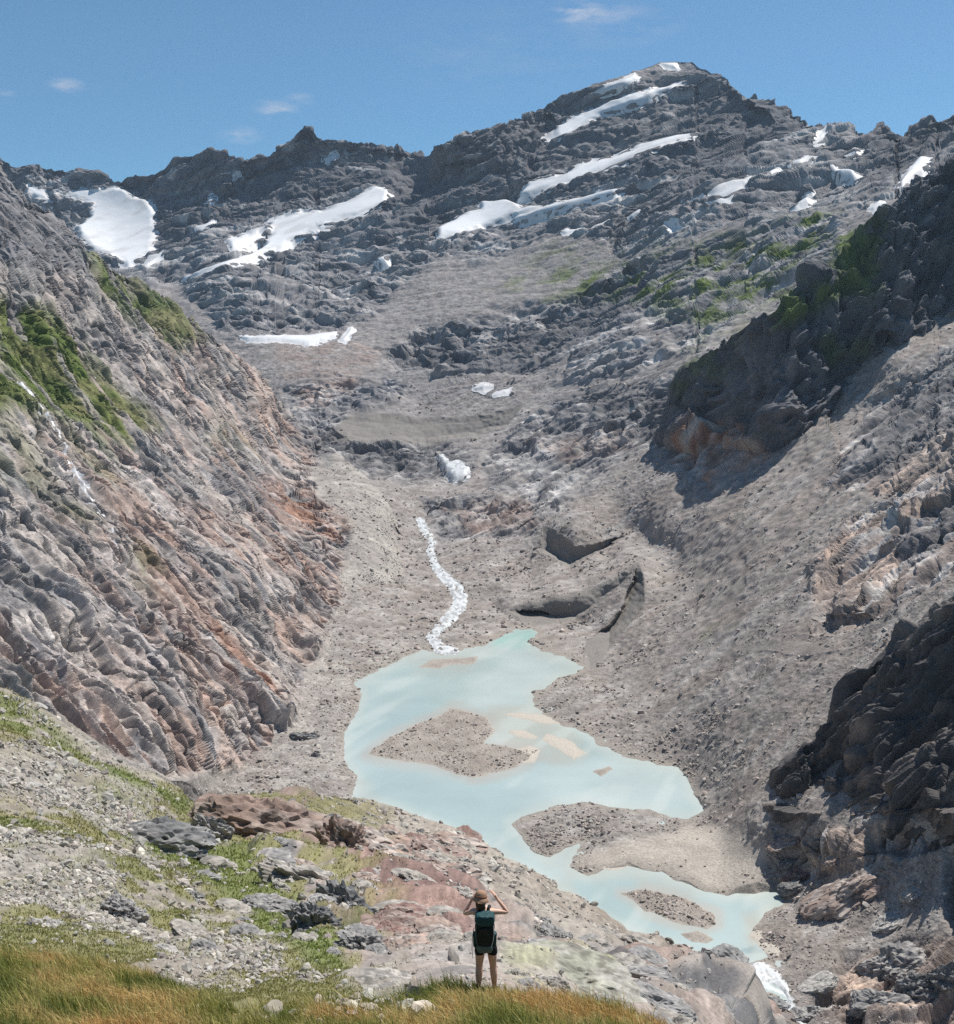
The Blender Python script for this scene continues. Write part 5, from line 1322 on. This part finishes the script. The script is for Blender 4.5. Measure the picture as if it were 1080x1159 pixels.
SUN_AZ, SUN_EL = math.radians(46), math.radians(58)      # azimuth to the right of the view direction (+Y)
sd_ = (math.cos(SUN_EL) * math.sin(SUN_AZ), math.cos(SUN_EL) * math.cos(SUN_AZ), math.sin(SUN_EL))
from mathutils import Vector
sl = bpy.data.lights.new('sun', 'SUN'); sl.energy = 5.0; sl.angle = math.radians(0.5); sl.color = (1.0, .955, .89)
so = bpy.data.objects.new('sun', sl); COL.objects.link(so)
so.rotation_euler = Vector(sd_).to_track_quat('Z', 'Y').to_euler()

w = bpy.data.worlds.new('World'); scene.world = w; w.use_nodes = True
nt = w.node_tree; NN = nt.nodes; LL = nt.links
bg = NN['Background']; bg.inputs['Strength'].default_value = 0.088
sky = NN.new('ShaderNodeTexSky'); sky.sky_type = 'NISHITA'; sky.sun_disc = False
sky.sun_elevation = SUN_EL; sky.sun_rotation = SUN_AZ; sky.altitude = 2300; sky.air_density = 1.0; sky.dust_density = .6; sky.ozone_density = 2.0
# thin wisps of cloud at their own directions in the sky
geo = NN.new('ShaderNodeTexCoord')
cn = NN.new('ShaderNodeTexNoise'); cn.inputs['Scale'].default_value = 34; cn.inputs['Detail'].default_value = 7; cn.inputs['Roughness'].default_value = .62
mp = NN.new('ShaderNodeMapping'); mp.inputs['Scale'].default_value = (.7, 1, 2.6); mp.inputs['Rotation'].default_value = (0, .25, 0)
LL.new(geo.outputs['Generated'], mp.inputs['Vector']); LL.new(mp.outputs[0], cn.inputs['Vector'])
acc = None
for (cxp, cyp, rad, st) in [(652, 12, 42, 1.0), (700, 22, 90, .35), (75, 96, 24, 1.1), (8, 104, 14, .6), (312, 124, 34, .9), (272, 153, 30, .85), (340, 112, 22, .6), (560, 60, 160, .12)]:
    v = at(cxp, cyp, 1.0); v = v / np.linalg.norm(v)
    sb = NN.new('ShaderNodeVectorMath'); sb.operation = 'SUBTRACT'; sb.inputs[1].default_value = v
    LL.new(geo.outputs['Generated'], sb.inputs[0])
    sc_ = NN.new('ShaderNodeVectorMath'); sc_.operation = 'MULTIPLY'; sc_.inputs[1].default_value = (1, 1, 2.6); LL.new(sb.outputs[0], sc_.inputs[0])
    ln = NN.new('ShaderNodeVectorMath'); ln.operation = 'LENGTH'; LL.new(sc_.outputs[0], ln.inputs[0])
    mr = NN.new('ShaderNodeMapRange'); mr.interpolation_type = 'SMOOTHSTEP'
    mr.inputs[1].default_value = rad / FPX; mr.inputs[2].default_value = 0; mr.inputs[3].default_value = 0; mr.inputs[4].default_value = st
    LL.new(ln.outputs['Value'], mr.inputs[0])
    if acc is None: acc = mr.outputs[0]
    else:
        ad = NN.new('ShaderNodeMath'); ad.operation = 'ADD'; LL.new(acc, ad.inputs[0]); LL.new(mr.outputs[0], ad.inputs[1]); acc = ad.outputs[0]
nr_ = NN.new('ShaderNodeMapRange'); nr_.inputs[1].default_value = .42; nr_.inputs[2].default_value = .74; LL.new(cn.outputs['Fac'], nr_.inputs[0])
mu = NN.new('ShaderNodeMath'); mu.operation = 'MULTIPLY'; mu.use_clamp = True; LL.new(acc, mu.inputs[0]); LL.new(nr_.outputs[0], mu.inputs[1])
mc = NN.new('ShaderNodeMix'); mc.data_type = 'RGBA'
tn = NN.new('ShaderNodeVectorMath'); tn.operation = 'MULTIPLY'; tn.inputs[1].default_value = (.61, .92, .99); LL.new(sky.outputs[0], tn.inputs[0])
LL.new(mu.outputs[0], mc.inputs[0]); LL.new(tn.outputs[0], mc.inputs[6]); mc.inputs[7].default_value = (6.5, 6.5, 7.0, 1)
LL.new(mc.outputs[2], bg.inputs['Color'])

scene.view_settings.view_transform = 'Standard'; scene.view_settings.look = 'None'
scene.view_settings.exposure = 0.26; scene.view_settings.gamma = 1.0; scene.view_settings.use_curve_mapping = False
scene.cycles.use_denoising = False
scene.cycles.max_bounces = 5; scene.cycles.diffuse_bounces = 3; scene.cycles.volume_bounces = 0
scene.cycles.transparent_max_bounces = 4
log('script done')
